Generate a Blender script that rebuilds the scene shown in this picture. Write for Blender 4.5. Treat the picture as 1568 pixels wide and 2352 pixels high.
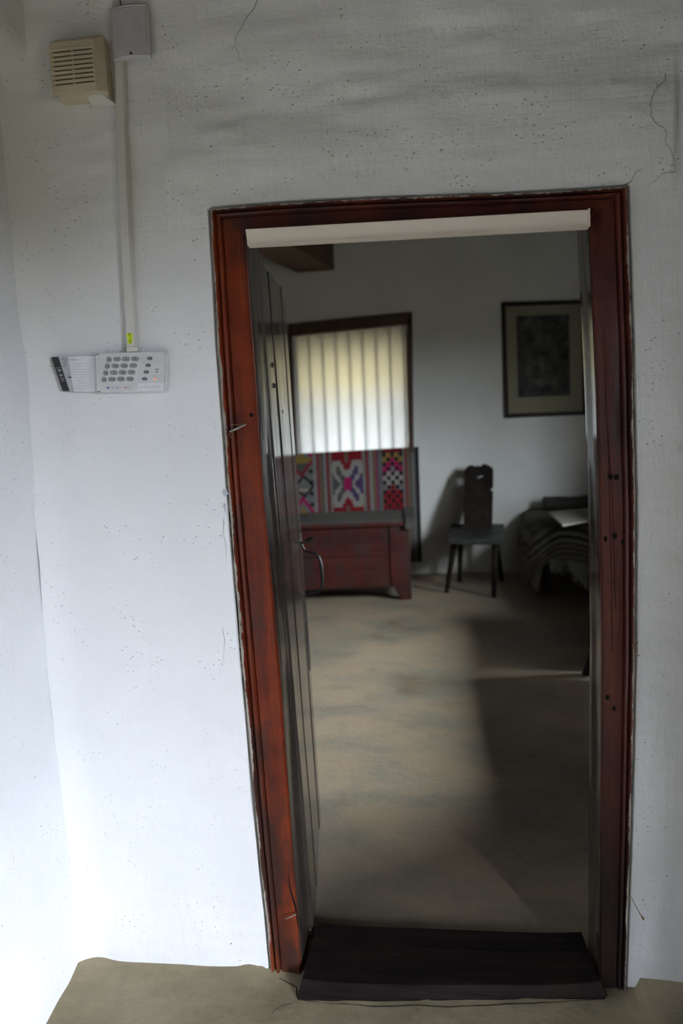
import bpy, math, random
import numpy as np
from mathutils import Vector, Matrix, noise as mn

for o in list(bpy.data.objects):
    bpy.data.objects.remove(o)
scene = bpy.context.scene
col = scene.collection
random.seed(7)
PI = math.pi

# ------------------------------------------------------------------ camera
F = 1700.0                                   # focal length in pixels of the 1568x2352 frame
d_ = np.array([201., 206., -1700.]); d_ /= np.linalg.norm(d_)
u_ = np.array([-.03, 1., 0.]); u_ -= d_ * np.dot(u_, d_); u_ /= np.linalg.norm(u_)
r_ = np.cross(d_, u_)
R = np.array([r_, d_, u_])                   # camera axes -> world axes
CAM = np.array([0., -1.7392, 1.40])
cd = bpy.data.cameras.new('camera'); cam = bpy.data.objects.new('camera', cd); col.objects.link(cam)
cd.sensor_fit = 'VERTICAL'; cd.sensor_height = 36.0; cd.lens = 36.0 * F / 2352.0
cd.clip_start = .02
M = Matrix(R.tolist()).to_4x4(); M.translation = Vector(CAM.tolist()); cam.matrix_world = M
cd.dof.use_dof = True; cd.dof.focus_distance = 1.80; cd.dof.aperture_fstop = 2.4
scene.camera = cam

def ray(px, py): return R @ np.array([px - 784., 1176. - py, -F])
def Y(px, py, y=0.):                         # point of the vertical plane at depth y seen at that place of the picture
    v = ray(px, py); return CAM + v * ((y - CAM[1]) / v[1])
def Z(px, py, z=0.):                         # point of the horizontal plane at height z
    v = ray(px, py); return CAM + v * ((z - CAM[2]) / v[2])

# ------------------------------------------------------------------ world: overcast daylight over dim grassy ground
w = bpy.data.worlds.new('daylight'); scene.world = w; w.use_nodes = True
nt = w.node_tree; nt.nodes.clear()
tc = nt.nodes.new('ShaderNodeTexCoord'); sx = nt.nodes.new('ShaderNodeSeparateXYZ')
cr = nt.nodes.new('ShaderNodeValToRGB'); mr = nt.nodes.new('ShaderNodeMapRange')
bg = nt.nodes.new('ShaderNodeBackground'); wo = nt.nodes.new('ShaderNodeOutputWorld')
mr.inputs['From Min'].default_value = -1.; mr.inputs['From Max'].default_value = 1.
e = cr.color_ramp.elements
e[0].position = .0; e[0].color = (.009, .0085, .007, 1)
e[1].position = 1.0; e[1].color = (.86, .93, 1.0, 1)
for p, c in ((.492, (.016, .015, .012, 1)), (.508, (.262, .284, .33, 1)), (.60, (.395, .43, .50, 1)), (.75, (.72, .752, .83, 1))):
    q = e.new(p); q.color = c
nt.links.new(tc.outputs['Generated'], sx.inputs[0]); nt.links.new(sx.outputs['Z'], mr.inputs['Value'])
nt.links.new(mr.outputs[0], cr.inputs[0]); nt.links.new(cr.outputs[0], bg.inputs[0])
bg.inputs['Strength'].default_value = 185.0
nt.links.new(bg.outputs[0], wo.inputs[0])

def portal(name, loc, direction, sx_, sy_):
    l = bpy.data.lights.new(name, 'AREA'); l.shape = 'RECTANGLE'; l.size = sx_; l.size_y = sy_
    l.cycles.is_portal = True
    o = bpy.data.objects.new(name, l); col.objects.link(o); o.location = loc
    o.rotation_euler = Vector(direction).to_track_quat('-Z', 'Y').to_euler()
    return o
# opening of the hall's outer door (right wall, behind the viewer), window in the room's right wall, back window
HD = dict(y0=-2.98, y1=-1.90, z0=.12, z1=1.92)
RW = dict(y0=1.25, y1=2.45, z0=.92, z1=2.20)
HX = 1.25; RX = 2.15; WY = 5.08
portal('daylight_portal_hall', (HX + .42, (HD['y0'] + HD['y1']) / 2, (HD['z0'] + HD['z1']) / 2), (-1, 0, 0), HD['y1'] - HD['y0'], HD['z1'] - HD['z0'])
portal('daylight_portal_side', (RX + .37, (RW['y0'] + RW['y1']) / 2, (RW['z0'] + RW['z1']) / 2), (-1, 0, 0), RW['y1'] - RW['y0'], RW['z1'] - RW['z0'])
portal('daylight_portal_rear', (-.71, WY + .47, 1.73), (0, -1, 0), 1.05, 1.16)

vs = scene.view_settings
vs.view_transform = 'Standard'; vs.look = 'None'; vs.gamma = 1.0; vs.exposure = 0.14
vs.use_curve_mapping = False

# ------------------------------------------------------------------ materials
class NT:
    def __init__(s, name, rough=.6, spec=.5):
        s.m = bpy.data.materials.new(name); s.m.use_nodes = True; s.t = s.m.node_tree
        s.b = s.t.nodes['Principled BSDF']; s.b.inputs['Roughness'].default_value = rough
        s.b.inputs['Specular IOR Level'].default_value = spec
        s.tc = None
    def n(s, typ, **kw):
        nd = s.t.nodes.new(typ)
        for k, v in kw.items():
            if k in nd.inputs.keys() if isinstance(k, str) else False: nd.inputs[k].default_value = v
            else: setattr(nd, k, v)
        return nd
    def l(s, a, b): s.t.links.new(a, b)
    def coord(s, scale=(1, 1, 1), rot=(0, 0, 0)):
        if not s.tc: s.tc = s.t.nodes.new('ShaderNodeTexCoord')
        mp = s.t.nodes.new('ShaderNodeMapping'); mp.inputs['Scale'].default_value = scale
        mp.inputs['Rotation'].default_value = rot
        s.l(s.tc.outputs['Object'], mp.inputs[0]); return mp.outputs[0]
    def noise(s, vec, scale, detail=4, rough=.55, dist=0.):
        nd = s.t.nodes.new('ShaderNodeTexNoise'); nd.inputs['Scale'].default_value = scale
        nd.inputs['Detail'].default_value = detail; nd.inputs['Roughness'].default_value = rough
        nd.inputs['Distortion'].default_value = dist; s.l(vec, nd.inputs['Vector']); return nd.outputs['Fac']
    def vor(s, vec, scale, feature='F1'):
        nd = s.t.nodes.new('ShaderNodeTexVoronoi'); nd.inputs['Scale'].default_value = scale
        nd.feature = feature; s.l(vec, nd.inputs['Vector']); return nd.outputs['Distance']
    def ramp(s, fac, stops):
        nd = s.t.nodes.new('ShaderNodeValToRGB'); e = nd.color_ramp.elements
        e[0].position, c0 = stops[0][0], stops[0][1]; e[0].color = (*c0, 1)
        e[1].position, c1 = stops[-1][0], stops[-1][1]; e[1].color = (*c1, 1)
        for p, c in stops[1:-1]:
            q = e.new(p); q.color = (*c, 1)
        s.l(fac, nd.inputs[0]); return nd.outputs[0]
    def mr(s, v, a, b, c=0., d=1.):
        nd = s.t.nodes.new('ShaderNodeMapRange'); nd.inputs['From Min'].default_value = a
        nd.inputs['From Max'].default_value = b; nd.inputs['To Min'].default_value = c; nd.inputs['To Max'].default_value = d
        s.l(v, nd.inputs['Value']); return nd.outputs[0]
    def math(s, op, a, b=None):
        nd = s.t.nodes.new('ShaderNodeMath'); nd.operation = op
        for i, v in enumerate((a, b)):
            if v is None: continue
            if isinstance(v, (int, float)): nd.inputs[i].default_value = v
            else: s.l(v, nd.inputs[i])
        return nd.outputs[0]
    def mix(s, fac, a, b):
        nd = s.t.nodes.new('ShaderNodeMix'); nd.data_type = 'RGBA'
        for k, v in ((0, fac), (6, a), (7, b)):
            if isinstance(v, (int, float)): nd.inputs[k].default_value = v
            elif isinstance(v, tuple): nd.inputs[k].default_value = (*v, 1)
            else: s.l(v, nd.inputs[k])
        return nd.outputs[2]
    def color(s, c):
        if isinstance(c, tuple): s.b.inputs['Base Color'].default_value = (*c, 1)
        else: s.l(c, s.b.inputs['Base Color'])
    def rough(s, v): s.l(v, s.b.inputs['Roughness'])
    def bump(s, h, strength, dist, prev=None):
        nd = s.t.nodes.new('ShaderNodeBump'); nd.inputs['Strength'].default_value = strength
        nd.inputs['Distance'].default_value = dist; s.l(h, nd.inputs['Height'])
        if prev is not None: s.l(prev, nd.inputs['Normal'])
        s.l(nd.outputs[0], s.b.inputs['Normal']); return nd.outputs[0]
    def attr(s, name):
        nd = s.t.nodes.new('ShaderNodeAttribute'); nd.attribute_name = name; return nd

def plain(name, c, rough=.5, spec=.5, metal=0., nscale=40, namp=.06):
    k = NT(name, rough, spec); k.b.inputs['Metallic'].default_value = metal
    f = k.noise(k.coord(), nscale, 3)
    lo = tuple(x * (1 - namp) for x in c); hi = tuple(min(1, x * (1 + namp)) for x in c)
    k.color(k.ramp(f, [(.3, lo), (.7, hi)])); return k.m

def mat_plaster(name, base, vert=True, pits=1.0, warm=.0):
    k = NT(name, .85, .25)
    a = k.noise(k.coord((1, 1, 1)), 2.2, 5); b = k.noise(k.coord(), 14, 5)
    lo = tuple(x * .93 for x in base); hi = tuple(min(1, x * 1.03) for x in base)
    c = k.ramp(a, [(.3, lo), (.65, hi)])
    c = k.mix(k.mr(b, .55, .8, 0, .22), c, tuple(x * q for x, q in zip(base, (.93, .91, .87))))
    k.color(c)
    bv = k.noise(k.coord((30, 30, 3.5)), 2.2, 4, .6, .3); bh = k.noise(k.coord((4.5, 20, 34), (0, .10, 0)), 2.2, 5, .62, .3)
    sz = k.n('ShaderNodeSeparateXYZ'); k.l(k.coord(), sz.inputs[0])
    hm = k.mr(k.math('ADD', sz.outputs['Z'], k.math('MULTIPLY', a, .3)), 2.0, 2.12, 0, 1)
    p = k.bump(bv, .30, .004); p = k.bump(k.math('MULTIPLY', bh, hm), .30, .006, p)
    p = k.bump(k.noise(k.coord(), 28, 5, .6), .45, .006, p)
    v = k.vor(k.coord((1, 1, 1.6)), 62)
    pit = k.mr(v, .02, .17, 0, 1)
    sel = k.mr(k.noise(k.coord((1, 1, 1)), 9, 2), .48, .60, 0, 1)
    pm = k.math('SUBTRACT', 1.0, k.math('MULTIPLY', k.math('SUBTRACT', 1.0, pit), sel))
    p = k.bump(pm, .8 * pits, .004, p)
    v2 = k.vor(k.coord((1, 1, 1.4)), 13); s2 = k.mr(k.noise(k.coord(), 5, 2), .5, .6, 0, 1)
    p = k.bump(k.math('SUBTRACT', 1.0, k.math('MULTIPLY', k.math('SUBTRACT', 1.0, k.mr(v2, .01, .045, 0, 1)), s2)), .9 * pits, .005, p)
    return k.m

def mat_wood(name, stops, sc=1.0, streak=False, along='z', rough=(.25, .55), grain=.5, dark=None, attr_paint=False, lowdark=None, spec=.5):
    k = NT(name, .4, spec)
    s = {'z': (26 * sc, 26 * sc, 1.6 * sc), 'x': (1.6 * sc, 26 * sc, 26 * sc), 'y': (26 * sc, 1.6 * sc, 26 * sc)}[along]
    v = k.coord(s)
    g = k.noise(v, 1.0, 6, .62, .5); g2 = k.noise(k.coord(tuple(q * 4 for q in s)), 1.0, 4, .6)
    blot = k.noise(k.coord(), 5.5, 5, .65)
    f = k.math('ADD', k.math('MULTIPLY', g, .55), k.math('MULTIPLY', blot, .45))
    c = k.ramp(f, stops)
    if dark: c = k.mix(k.mr(k.noise(k.coord((3, 3, 1)), 2.0, 5, .7), dark[0], dark[1], 0, .9), c, dark[2])
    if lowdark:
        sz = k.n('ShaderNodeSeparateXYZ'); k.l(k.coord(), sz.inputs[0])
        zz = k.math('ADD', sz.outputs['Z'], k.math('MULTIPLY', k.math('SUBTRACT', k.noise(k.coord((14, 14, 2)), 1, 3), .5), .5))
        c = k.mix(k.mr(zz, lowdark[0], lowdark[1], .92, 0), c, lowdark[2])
    if attr_paint:
        u = k.attr('u').outputs['Fac']
        ed = k.mr(u, .01, .22, .40, -.26)
        msk = k.mr(k.math('ADD', k.noise(k.coord((3, 3, 1.0)), 12, 6, .75), ed), .66, .74, 0, 1)
        c = k.mix(msk, c, k.ramp(g2, [(.35, (.16, .14, .12)), (.7, (.45, .41, .35))]))
        k.rough(k.mix(msk, k.mr(g, .3, .7, rough[0], rough[1]), (.8, .8, .8)))
    else: k.rough(k.mr(g, .3, .7, rough[0], rough[1]))
    if streak:
        stv = k.noise(k.coord((70, 70, 2.2)), 1.0, 5, .7)
        k.rough(k.mr(k.math('ADD', k.math('MULTIPLY', stv, .7), k.math('MULTIPLY', blot, .3)), .50, .74, rough[0], .42))
    k.color(c)
    p = k.bump(g2, .35 * grain, .0025); k.bump(g, .5 * grain, .003, p)
    return k.m

Mt = {}
Mt['plaster'] = mat_plaster('whitewashed_plaster', (.765, .775, .78))
Mt['plaster_room'] = mat_plaster('whitewashed_room_plaster', (.74, .725, .68), pits=.5)
Mt['frame'] = mat_wood('red_painted_wood', [(.30, (.020, .007, .005)), (.42, (.085, .014, .006)), (.56, (.17, .028, .008)), (.75, (.28, .065, .018))],
                       spec=.13, rough=(.30, .60), attr_paint=True, dark=(.46, .60, (.034, .018, .014)))
Mt['frame_head'] = mat_wood('red_painted_wood_head', [(.30, (.018, .010, .009)), (.45, (.06, .018, .014)), (.6, (.11, .030, .016)), (.75, (.17, .05, .022))],
                            along='x', spec=.13, rough=(.28, .6), attr_paint=True, dark=(.52, .66, (.03, .02, .018)))
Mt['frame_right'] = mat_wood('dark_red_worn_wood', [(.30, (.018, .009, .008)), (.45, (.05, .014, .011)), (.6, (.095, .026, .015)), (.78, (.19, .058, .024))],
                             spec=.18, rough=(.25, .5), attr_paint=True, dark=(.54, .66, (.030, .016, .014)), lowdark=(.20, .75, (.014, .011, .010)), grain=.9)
Mt['reveal'] = mat_wood('dark_glossy_jamb_wood', [(.3, (.018, .014, .012)), (.5, (.04, .030, .026)), (.7, (.07, .052, .042))], rough=(.10, .26), grain=.35, streak=True)
Mt['leaf'] = mat_wood('dark_varnished_planks', [(.3, (.016, .013, .011)), (.5, (.036, .029, .024)), (.7, (.065, .052, .042))], rough=(.07, .15), grain=.35, streak=True)
Mt['threshold'] = mat_wood('black_worn_threshold', [(.3, (.006, .0045, .004)), (.5, (.012, .009, .008)), (.75, (.028, .018, .015))], along='x', spec=.08, rough=(.45, .8), grain=1.3)
Mt['dark_wood'] = mat_wood('dark_old_wood', [(.3, (.007, .0055, .004)), (.5, (.015, .012, .009)), (.7, (.028, .022, .017))], spec=.10, rough=(.4, .7))
Mt['seat_wood'] = mat_wood('grey_dark_seat_wood', [(.3, (.012, .012, .011)), (.5, (.024, .025, .023)), (.7, (.045, .045, .04))], along='x', spec=.2, rough=(.4, .65))
Mt['beam'] = mat_wood('brown_beam_wood', [(.3, (.06, .035, .018)), (.5, (.11, .065, .034)), (.7, (.17, .105, .055))], along='y', rough=(.6, .8))
Mt['win_wood'] = mat_wood('brown_window_wood', [(.3, (.03, .016, .010)), (.5, (.065, .034, .018)), (.7, (.11, .06, .03))], rough=(.5, .7))
Mt['chest'] = mat_wood('worn_red_chest_wood', [(.32, (.020, .009, .008)), (.45, (.050, .011, .009)), (.57, (.072, .016, .011)), (.72, (.14, .036, .015))], sc=.6, along='x',
                       spec=.15, rough=(.5, .8), dark=(.47, .60, (.034, .022, .019)))
Mt['lid'] = mat_wood('grey_brown_lid_wood', [(.3, (.03, .027, .024)), (.5, (.055, .049, .044)), (.7, (.09, .08, .07))], along='x', spec=.2, rough=(.45, .7))
def mat_earth(name, stops, inner=False):
    k = NT(name, .82, .25)
    a = k.noise(k.coord((1, 1.6, 1)), 1.6 if inner else 3.0, 5, .6, .4); b = k.noise(k.coord(), 45, 5, .6)
    c = k.ramp(k.math('ADD', k.math('MULTIPLY', a, .8), k.math('MULTIPLY', b, .2)), stops)
    c = k.mix(k.mr(k.noise(k.coord(), 4.2, 5, .7), .54, .72, 0, .5), c, tuple(x * .62 for x in stops[1][1]))
    sp = k.vor(k.coord(), 60); c = k.mix(k.mr(sp, .05, .12, .4, 0), c, (.10, .08, .06))
    k.color(c)
    p = k.bump(b, .6, .004); p = k.bump(k.noise(k.coord(), 220, 3), .3, .0015, p)
    k.bump(k.noise(k.coord(), 9, 4), .4, .012, p)
    if inner: k.rough(k.mr(a, .3, .7, .42, .66))
    return k.m
Mt['floor'] = mat_earth('trodden_clay_floor', [(.32, (.18, .148, .090)), (.5, (.245, .207, .130)), (.68, (.31, .26, .17))])
Mt['floor_in'] = mat_earth('smoothed_clay_floor', [(.32, (.19, .14, .09)), (.44, (.25, .22, .17)), (.56, (.34, .26, .18)), (.70, (.31, .275, .205))], True)
Mt['abs_white'] = plain('white_plastic', (.62, .62, .63), .38)
Mt['abs_grey'] = plain('pale_grey_plastic', (.50, .50, .52), .35)
Mt['abs_cream'] = plain('yellowed_plastic', (.56, .50, .37), .45, nscale=9, namp=.12)
Mt['slot'] = plain('slot_shadow_plastic', (.10, .08, .05), .8)
Mt['trunk'] = plain('white_trunking_plastic', (.66, .65, .61), .4, nscale=6)
Mt['strip'] = plain('cream_strip_plastic', (.70, .63, .53), .45, nscale=8, namp=.03)
Mt['key'] = plain('grey_rubber_key', (.27, .27, .28), .5)
Mt['key_dark'] = plain('dark_grey_rubber_key', (.19, .20, .21), .5)
Mt['ink'] = plain('black_ink', (.03, .03, .035), .6)
Mt['ink_grey'] = plain('grey_ink', (.22, .22, .24), .6)
Mt['paper'] = plain('white_card', (.74, .74, .77), .6)
Mt['card_grey'] = plain('grey_card', (.45, .45, .48), .6)
Mt['blue'] = plain('blue_print', (.02, .04, .32), .5)
Mt['red'] = plain('red_print', (.6, .03, .05), .5)
Mt['yellow'] = plain('fluorescent_yellow_sticker', (.62, .78, .02), .5)
Mt['iron'] = plain('black_iron', (.035, .033, .032), .38, .5, .7)
Mt['nail'] = plain('dull_steel', (.28, .26, .24), .4, .5, .8)
Mt['straw'] = plain('dry_straw', (.26, .17, .09), .8)
Mt['crack'] = plain('crack_dark', (.13, .125, .12), .9)
Mt['gap'] = plain('dark_gap', (.012, .009, .008), .95, .05)
Mt['flake'] = plain('grey_underpaint', (.42, .43, .46), .85)
Mt['patch'] = plain('white_filler', (.66, .65, .60), .8)
k = NT('orange_lamp', .4); k.b.inputs['Base Color'].default_value = (.9, .25, .08, 1)
k.b.inputs['Emission Color'].default_value = (1, .25, .08, 1); k.b.inputs['Emission Strength'].default_value = .8; Mt['led'] = k.m
def mat_glass():
    m = bpy.data.materials.new('window_glass'); m.use_nodes = True; t = m.node_tree; t.nodes.clear()
    o = t.nodes.new('ShaderNodeOutputMaterial'); tr = t.nodes.new('ShaderNodeBsdfTransparent'); gl = t.nodes.new('ShaderNodeBsdfGlossy')
    gl.inputs['Roughness'].default_value = .03; tr.inputs[0].default_value = (.93, .95, .93, 1)
    mx = t.nodes.new('ShaderNodeMixShader'); mx.inputs[0].default_value = .07
    t.links.new(tr.outputs[0], mx.inputs[1]); t.links.new(gl.outputs[0], mx.inputs[2]); t.links.new(mx.outputs[0], o.inputs[0]); return m
Mt['glass'] = mat_glass()
def mat_cloth_translucent(name, c, tc_=(.3, .3, .3), tr=.5, transp=.0):
    m = bpy.data.materials.new(name); m.use_nodes = True; t = m.node_tree; t.nodes.clear()
    o = t.nodes.new('ShaderNodeOutputMaterial'); a = t.nodes.new('ShaderNodeBsdfTranslucent'); b = t.nodes.new('ShaderNodeBsdfDiffuse')
    tc = t.nodes.new('ShaderNodeTexCoord'); nz = t.nodes.new('ShaderNodeTexNoise'); nz.inputs['Scale'].default_value = 400
    rp = t.nodes.new('ShaderNodeValToRGB'); rp.color_ramp.elements[0].color = (*[x * .92 for x in c], 1); rp.color_ramp.elements[1].color = (*c, 1)
    t.links.new(tc.outputs['Object'], nz.inputs[0]); t.links.new(nz.outputs[0], rp.inputs[0])
    t.links.new(rp.outputs[0], b.inputs[0]); a.inputs[0].default_value = (*tc_, 1)
    mx = t.nodes.new('ShaderNodeMixShader'); mx.inputs[0].default_value = tr
    t.links.new(b.outputs[0], mx.inputs[1]); t.links.new(a.outputs[0], mx.inputs[2])
    tp = t.nodes.new('ShaderNodeBsdfTransparent'); tp.inputs[0].default_value = (*tc_, 1); m2 = t.nodes.new('ShaderNodeMixShader'); m2.inputs[0].default_value = transp
    t.links.new(mx.outputs[0], m2.inputs[1]); t.links.new(tp.outputs[0], m2.inputs[2]); t.links.new(m2.outputs[0], o.inputs[0]); return m
Mt['curtain'] = mat_cloth_translucent('thin_white_cotton', (.62, .62, .60), (.070, .069, .066), .4, 0.)
Mt['tint'] = mat_cloth_translucent('yellow_tint_cloth', (.80, .68, .36), (1.0, .82, .46), .95, .92)
def mat_attr(name, rough=.9, scale=500, amp=.35, bump=.3):
    k = NT(name, rough, .1); a = k.attr('col').outputs['Color']
    f = k.noise(k.coord(), scale, 2); k.color(k.mix(k.mr(f, .35, .65, amp, 0), a, (.02, .02, .02)))
    k.bump(f, bump, .002); return k.m
Mt['woven'] = mat_attr('woven_wool')
Mt['rug'] = mat_attr('coarse_striped_wool', scale=260)
Mt['print'] = mat_attr('engraving_print', .6, 300, .25, .0)
Mt['mat_board'] = plain('cream_mount_board', (.23, .205, .135), .8)
Mt['pic_frame'] = plain('dark_picture_frame_wood', (.022, .013, .008), .5, .15)
Mt['linen'] = plain('off_white_linen', (.26, .24, .205), .9)
Mt['dark_wool'] = plain('dark_brown_wool', (.035, .027, .022), .95)

# ------------------------------------------------------------------ mesh helpers
class MB:
    def __init__(s): s.v = []; s.f = []; s.at = []
    def add(s, vs, fs):
        b = len(s.v); s.v += [tuple(map(float, q)) for q in vs]; s.f += [tuple(b + i for i in q) for q in fs]; return s
    def box(s, x0, x1, y0, y1, z0, z1):
        return s.hexa([(x0, y0, z0), (x1, y0, z0), (x1, y1, z0), (x0, y1, z0), (x0, y0, z1), (x1, y0, z1), (x1, y1, z1), (x0, y1, z1)])
    def hexa(s, p):
        return s.add(p, [(0, 3, 2, 1), (4, 5, 6, 7), (0, 1, 5, 4), (1, 2, 6, 5), (2, 3, 7, 6), (3, 0, 4, 7)])
    def loft(s, rings, cap=True, closed=True):
        n = len(rings[0]); vs = [p for r in rings for p in r]; fs = []
        for i in range(len(rings) - 1):
            for j in range(n if closed else n - 1):
                a = i * n + j; b = i * n + (j + 1) % n; fs.append((a, b, b + n, a + n))
        if cap: fs.append(tuple(range(n - 1, -1, -1))); fs.append(tuple((len(rings) - 1) * n + j for j in range(n)))
        return s.add(vs, fs)
    def prism(s, pts, d):      # closed polygon pts (3D) swept by vector d
        d = np.array(d); return s.loft([[np.array(p) for p in pts], [np.array(p) + d for p in pts]])
    def tube(s, path, rad, n=8):
        path = [Vector(p) for p in path]
        if not hasattr(rad, '__len__'): rad = [rad] * len(path)
        rings = []; up = Vector((0, 0, 1))
        for i, p in enumerate(path):
            t = (path[min(i + 1, len(path) - 1)] - path[max(i - 1, 0)]).normalized()
            if abs(t.dot(up)) > .95: up = Vector((1, 0, 0)) if abs(t.x) < .9 else Vector((0, 1, 0))
            a = t.cross(up).normalized(); b = t.cross(a).normalized(); up = a.cross(t).normalized() if False else up
            rings.append([p + (a * math.cos(2 * PI * k / n) + b * math.sin(2 * PI * k / n)) * rad[i] for k in range(n)])
        return s.loft(rings)
    def grid(s, fn, nu, nv):
        vs = [fn(i / nu, j / nv) for j in range(nv + 1) for i in range(nu + 1)]
        fs = [(j * (nu + 1) + i, j * (nu + 1) + i + 1, (j + 1) * (nu + 1) + i + 1, (j + 1) * (nu + 1) + i) for j in range(nv) for i in range(nu)]
        return s.add(vs, fs)
    def mesh(s, name):
        me = bpy.data.meshes.new(name); me.from_pydata(s.v, [], s.f); me.update(); return me
    def build(s, name, mat, parent=None, smooth=False, bevel=0., solid=0., sub=0, origin=True, auto=True):
        me = s.mesh(name); o = bpy.data.objects.new(name, me); col.objects.link(o)
        me.materials.append(mat if not isinstance(mat, str) else Mt[mat])
        import bmesh
        bm = bmesh.new(); bm.from_mesh(me); bmesh.ops.recalc_face_normals(bm, faces=bm.faces); bm.to_mesh(me); bm.free()
        if smooth:
            for p in me.polygons: p.use_smooth = True
            if auto: me.set_sharp_from_angle(angle=math.radians(40))
        if solid: md = o.modifiers.new('solid', 'SOLIDIFY'); md.thickness = solid; md.offset = 0
        if bevel:
            md = o.modifiers.new('bevel', 'BEVEL'); md.width = bevel; md.segments = 2; md.limit_method = 'ANGLE'
        if sub: md = o.modifiers.new('sub', 'SUBSURF'); md.levels = sub; md.render_levels = sub
        if parent: o.parent = parent
        return o

def setcol(o, cols):           # per-face colours
    me = o.data; a = me.color_attributes.new('col', 'FLOAT_COLOR', 'CORNER')
    buf = np.ones((len(me.loops), 4), dtype=np.float32); i = 0
    for p, c in zip(me.polygons, cols):
        for l in p.loop_indices: buf[l, :3] = c
    a.data.foreach_set('color', buf.ravel())

def tag(o, label=None, cat=None, group=None, kind=None):
    if label: o['label'] = label
    if cat: o['category'] = cat
    if group: o['group'] = group
    if kind: o['kind'] = kind
    return o
def empty(name, loc=(0, 0, 0)):
    o = bpy.data.objects.new(name, None); o.empty_display_size = .05; col.objects.link(o); return o
def struct(o, label=None): return tag(o, label, None, None, 'structure')
def nz(x, y, z=0., s=1.): return mn.noise(Vector((x * s, y * s, z * s)))
def lerp(a, b, t): return a + (b - a) * t

# ------------------------------------------------------------------ door frame outline on the hall wall (y = 0)
def xz(px, py): p = Y(px, py, 0.); return np.array([p[0], p[2]])
LO = [xz(628, 2262), xz(592, 1900), xz(556, 1500), xz(528, 1150), xz(503, 800), xz(485, 482)]      # left outer, bottom -> top
LI = [xz(696, 2262), xz(668, 1900), xz(640, 1500), xz(606, 1150), xz(583, 800), xz(565, 547)]
RO = [xz(1434, 2262), xz(1446, 1900), xz(1456, 1500), xz(1457, 1150), xz(1450, 800), xz(1438, 428)]
RI = [xz(1375, 2262), xz(1378, 1900), xz(1381, 1500), xz(1376, 1150), xz(1365, 800), xz(1351, 506)]
def poly_at(P, z):
    zs = [p[1] for p in P]; xs = [p[0] for p in P]; return float(np.interp(z, zs, xs))
TLo, TRo = LO[-1], RO[-1]
def head_z(x): return lerp(TLo[1], TRo[1], (x - TLo[0]) / (TRo[0] - TLo[0])) + .004 * math.sin(3 + 6 * x)

XL, XR, ZT = -.962, HX, 2.75           # hall: left wall, right wall, top
def wall_y(x, z):
    y = -.006 + .012 * nz(x, 3.1, z, 1.7) + .006 * nz(x, 7.7, z, 5.0) + .0022 * nz(x * .6, 1.3, z * 1.8, 17.0)
    # soft bulge above the head, wavy plaster lip
    hx = max(0., 1 - abs(z - 2.02) / .16) * (1 if TLo[0] - .1 < x < TRo[0] + .1 else 0)
    y -= .010 * hx
    # rounded inner corner to the left wall
    t = max(0., 1 - (x - XL) / .07); y -= .035 * t * t
    # wall curves slightly forward near the ceiling corner
    k_ = max(0., min(1., (z - 1.88) / .2)); y += k_ * (.0075 * nz(x * .8, 2.2, z * 2.2, 4.2) + .0035 * nz(x * .55, 8.8, z * 2.6, 13.))
    if z > 2.1: y -= .10 * max(0, (z - 2.1) / .6) ** 2
    return y
def jag(t, s=0.): return .0045 * nz(t, s, 0, 34.) + .0032 * nz(t, s + 5, 0, 90.)
def wall_patch(mb, left, right, bottom, top, nu, nv, edge):
    def fn(u, v):
        if edge == 'r': u = 1 - (1 - u) ** 1.9
        elif edge == 'l': u = u ** 1.9
        else: v = v ** 1.7
        z0 = v; zb = bottom(0); zt = top(0)
        # transfinite: x from left(z)..right(z), z from bottom(x)..top(x)
        zz = lerp(bottom(None), top(None), v) if edge != 'head' else None
        if edge == 'head':
            x = lerp(left(0), right(0), u); z = lerp(bottom(x), top(x), v)
            dist = v * (top(x) - bottom(x)) if TLo[0] - .005 <= x <= TRo[0] + .005 else 9
            if v == 0 and dist < 9: z += jag(x, 1.)
        else:
            z = zz; x = lerp(left(z), right(z), u)
            dist = (right(z) - x) if edge == 'r' else (x - left(z))
            if (edge == 'r' and u == 1) : x += jag(z, 2.)
            if (edge == 'l' and u == 0) : x += jag(z, 3.)
        y = wall_y(x, z)
        if dist < .0035: y += .010 * (1 - dist / .0035)
        return (x, y, z)
    mb.grid(fn, nu, nv)
zTL, zTR = TLo[1], TRo[1]
mb = MB()
def eased(n, g=2.2):     # helper: unused spacing left linear
    return n
wall_patch(mb, lambda z: XL, lambda z: poly_at(LO, z) - .004, lambda x: -.06, lambda x: zTL, 110, 360, 'r')
wall_patch(mb, lambda z: poly_at(RO, z) + .003, lambda z: XR, lambda x: -.06, lambda x: zTR, 110, 360, 'l')
wall_patch(mb, lambda x: XL, lambda x: XR, lambda x: zTL if x < TLo[0] else (zTR if x > TRo[0] else head_z(x) + .002), lambda x: ZT, 300, 140, 'head')
wf = struct(mb.build('wall_front', 'plaster', smooth=True, auto=False), 'uneven whitewashed hall wall around the doorway')
# wall body behind the plaster skin: splayed towards the room
core = MB(); T0, T1 = .035, .45
core.box(-2.4, -.52, T0, T1, -.1, 3.3); core.box(.50, 2.6, T0, T1, -.1, 3.3); core.box(-.52, .50, T0, T1, 1.93, 3.3)
core.build('wall_core', 'plaster_room', wf)
gp = MB()   # dark recess between the plaster lip and the frame
for P, sgn in ((LO, -1), (RO, 1)):
    gp.loft([[(p[0] + sgn * .016, .030, p[1]), (p[0] - sgn * .004, .030, p[1])] for p in P], cap=False, closed=False)
gp.loft([[(x, .030, head_z(x) + .018), (x, .030, head_z(x) - .006)] for x in np.linspace(TLo[0], TRo[0], 12)], cap=False, closed=False)
gp.build('gap_backing', 'gap', wf)

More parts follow.
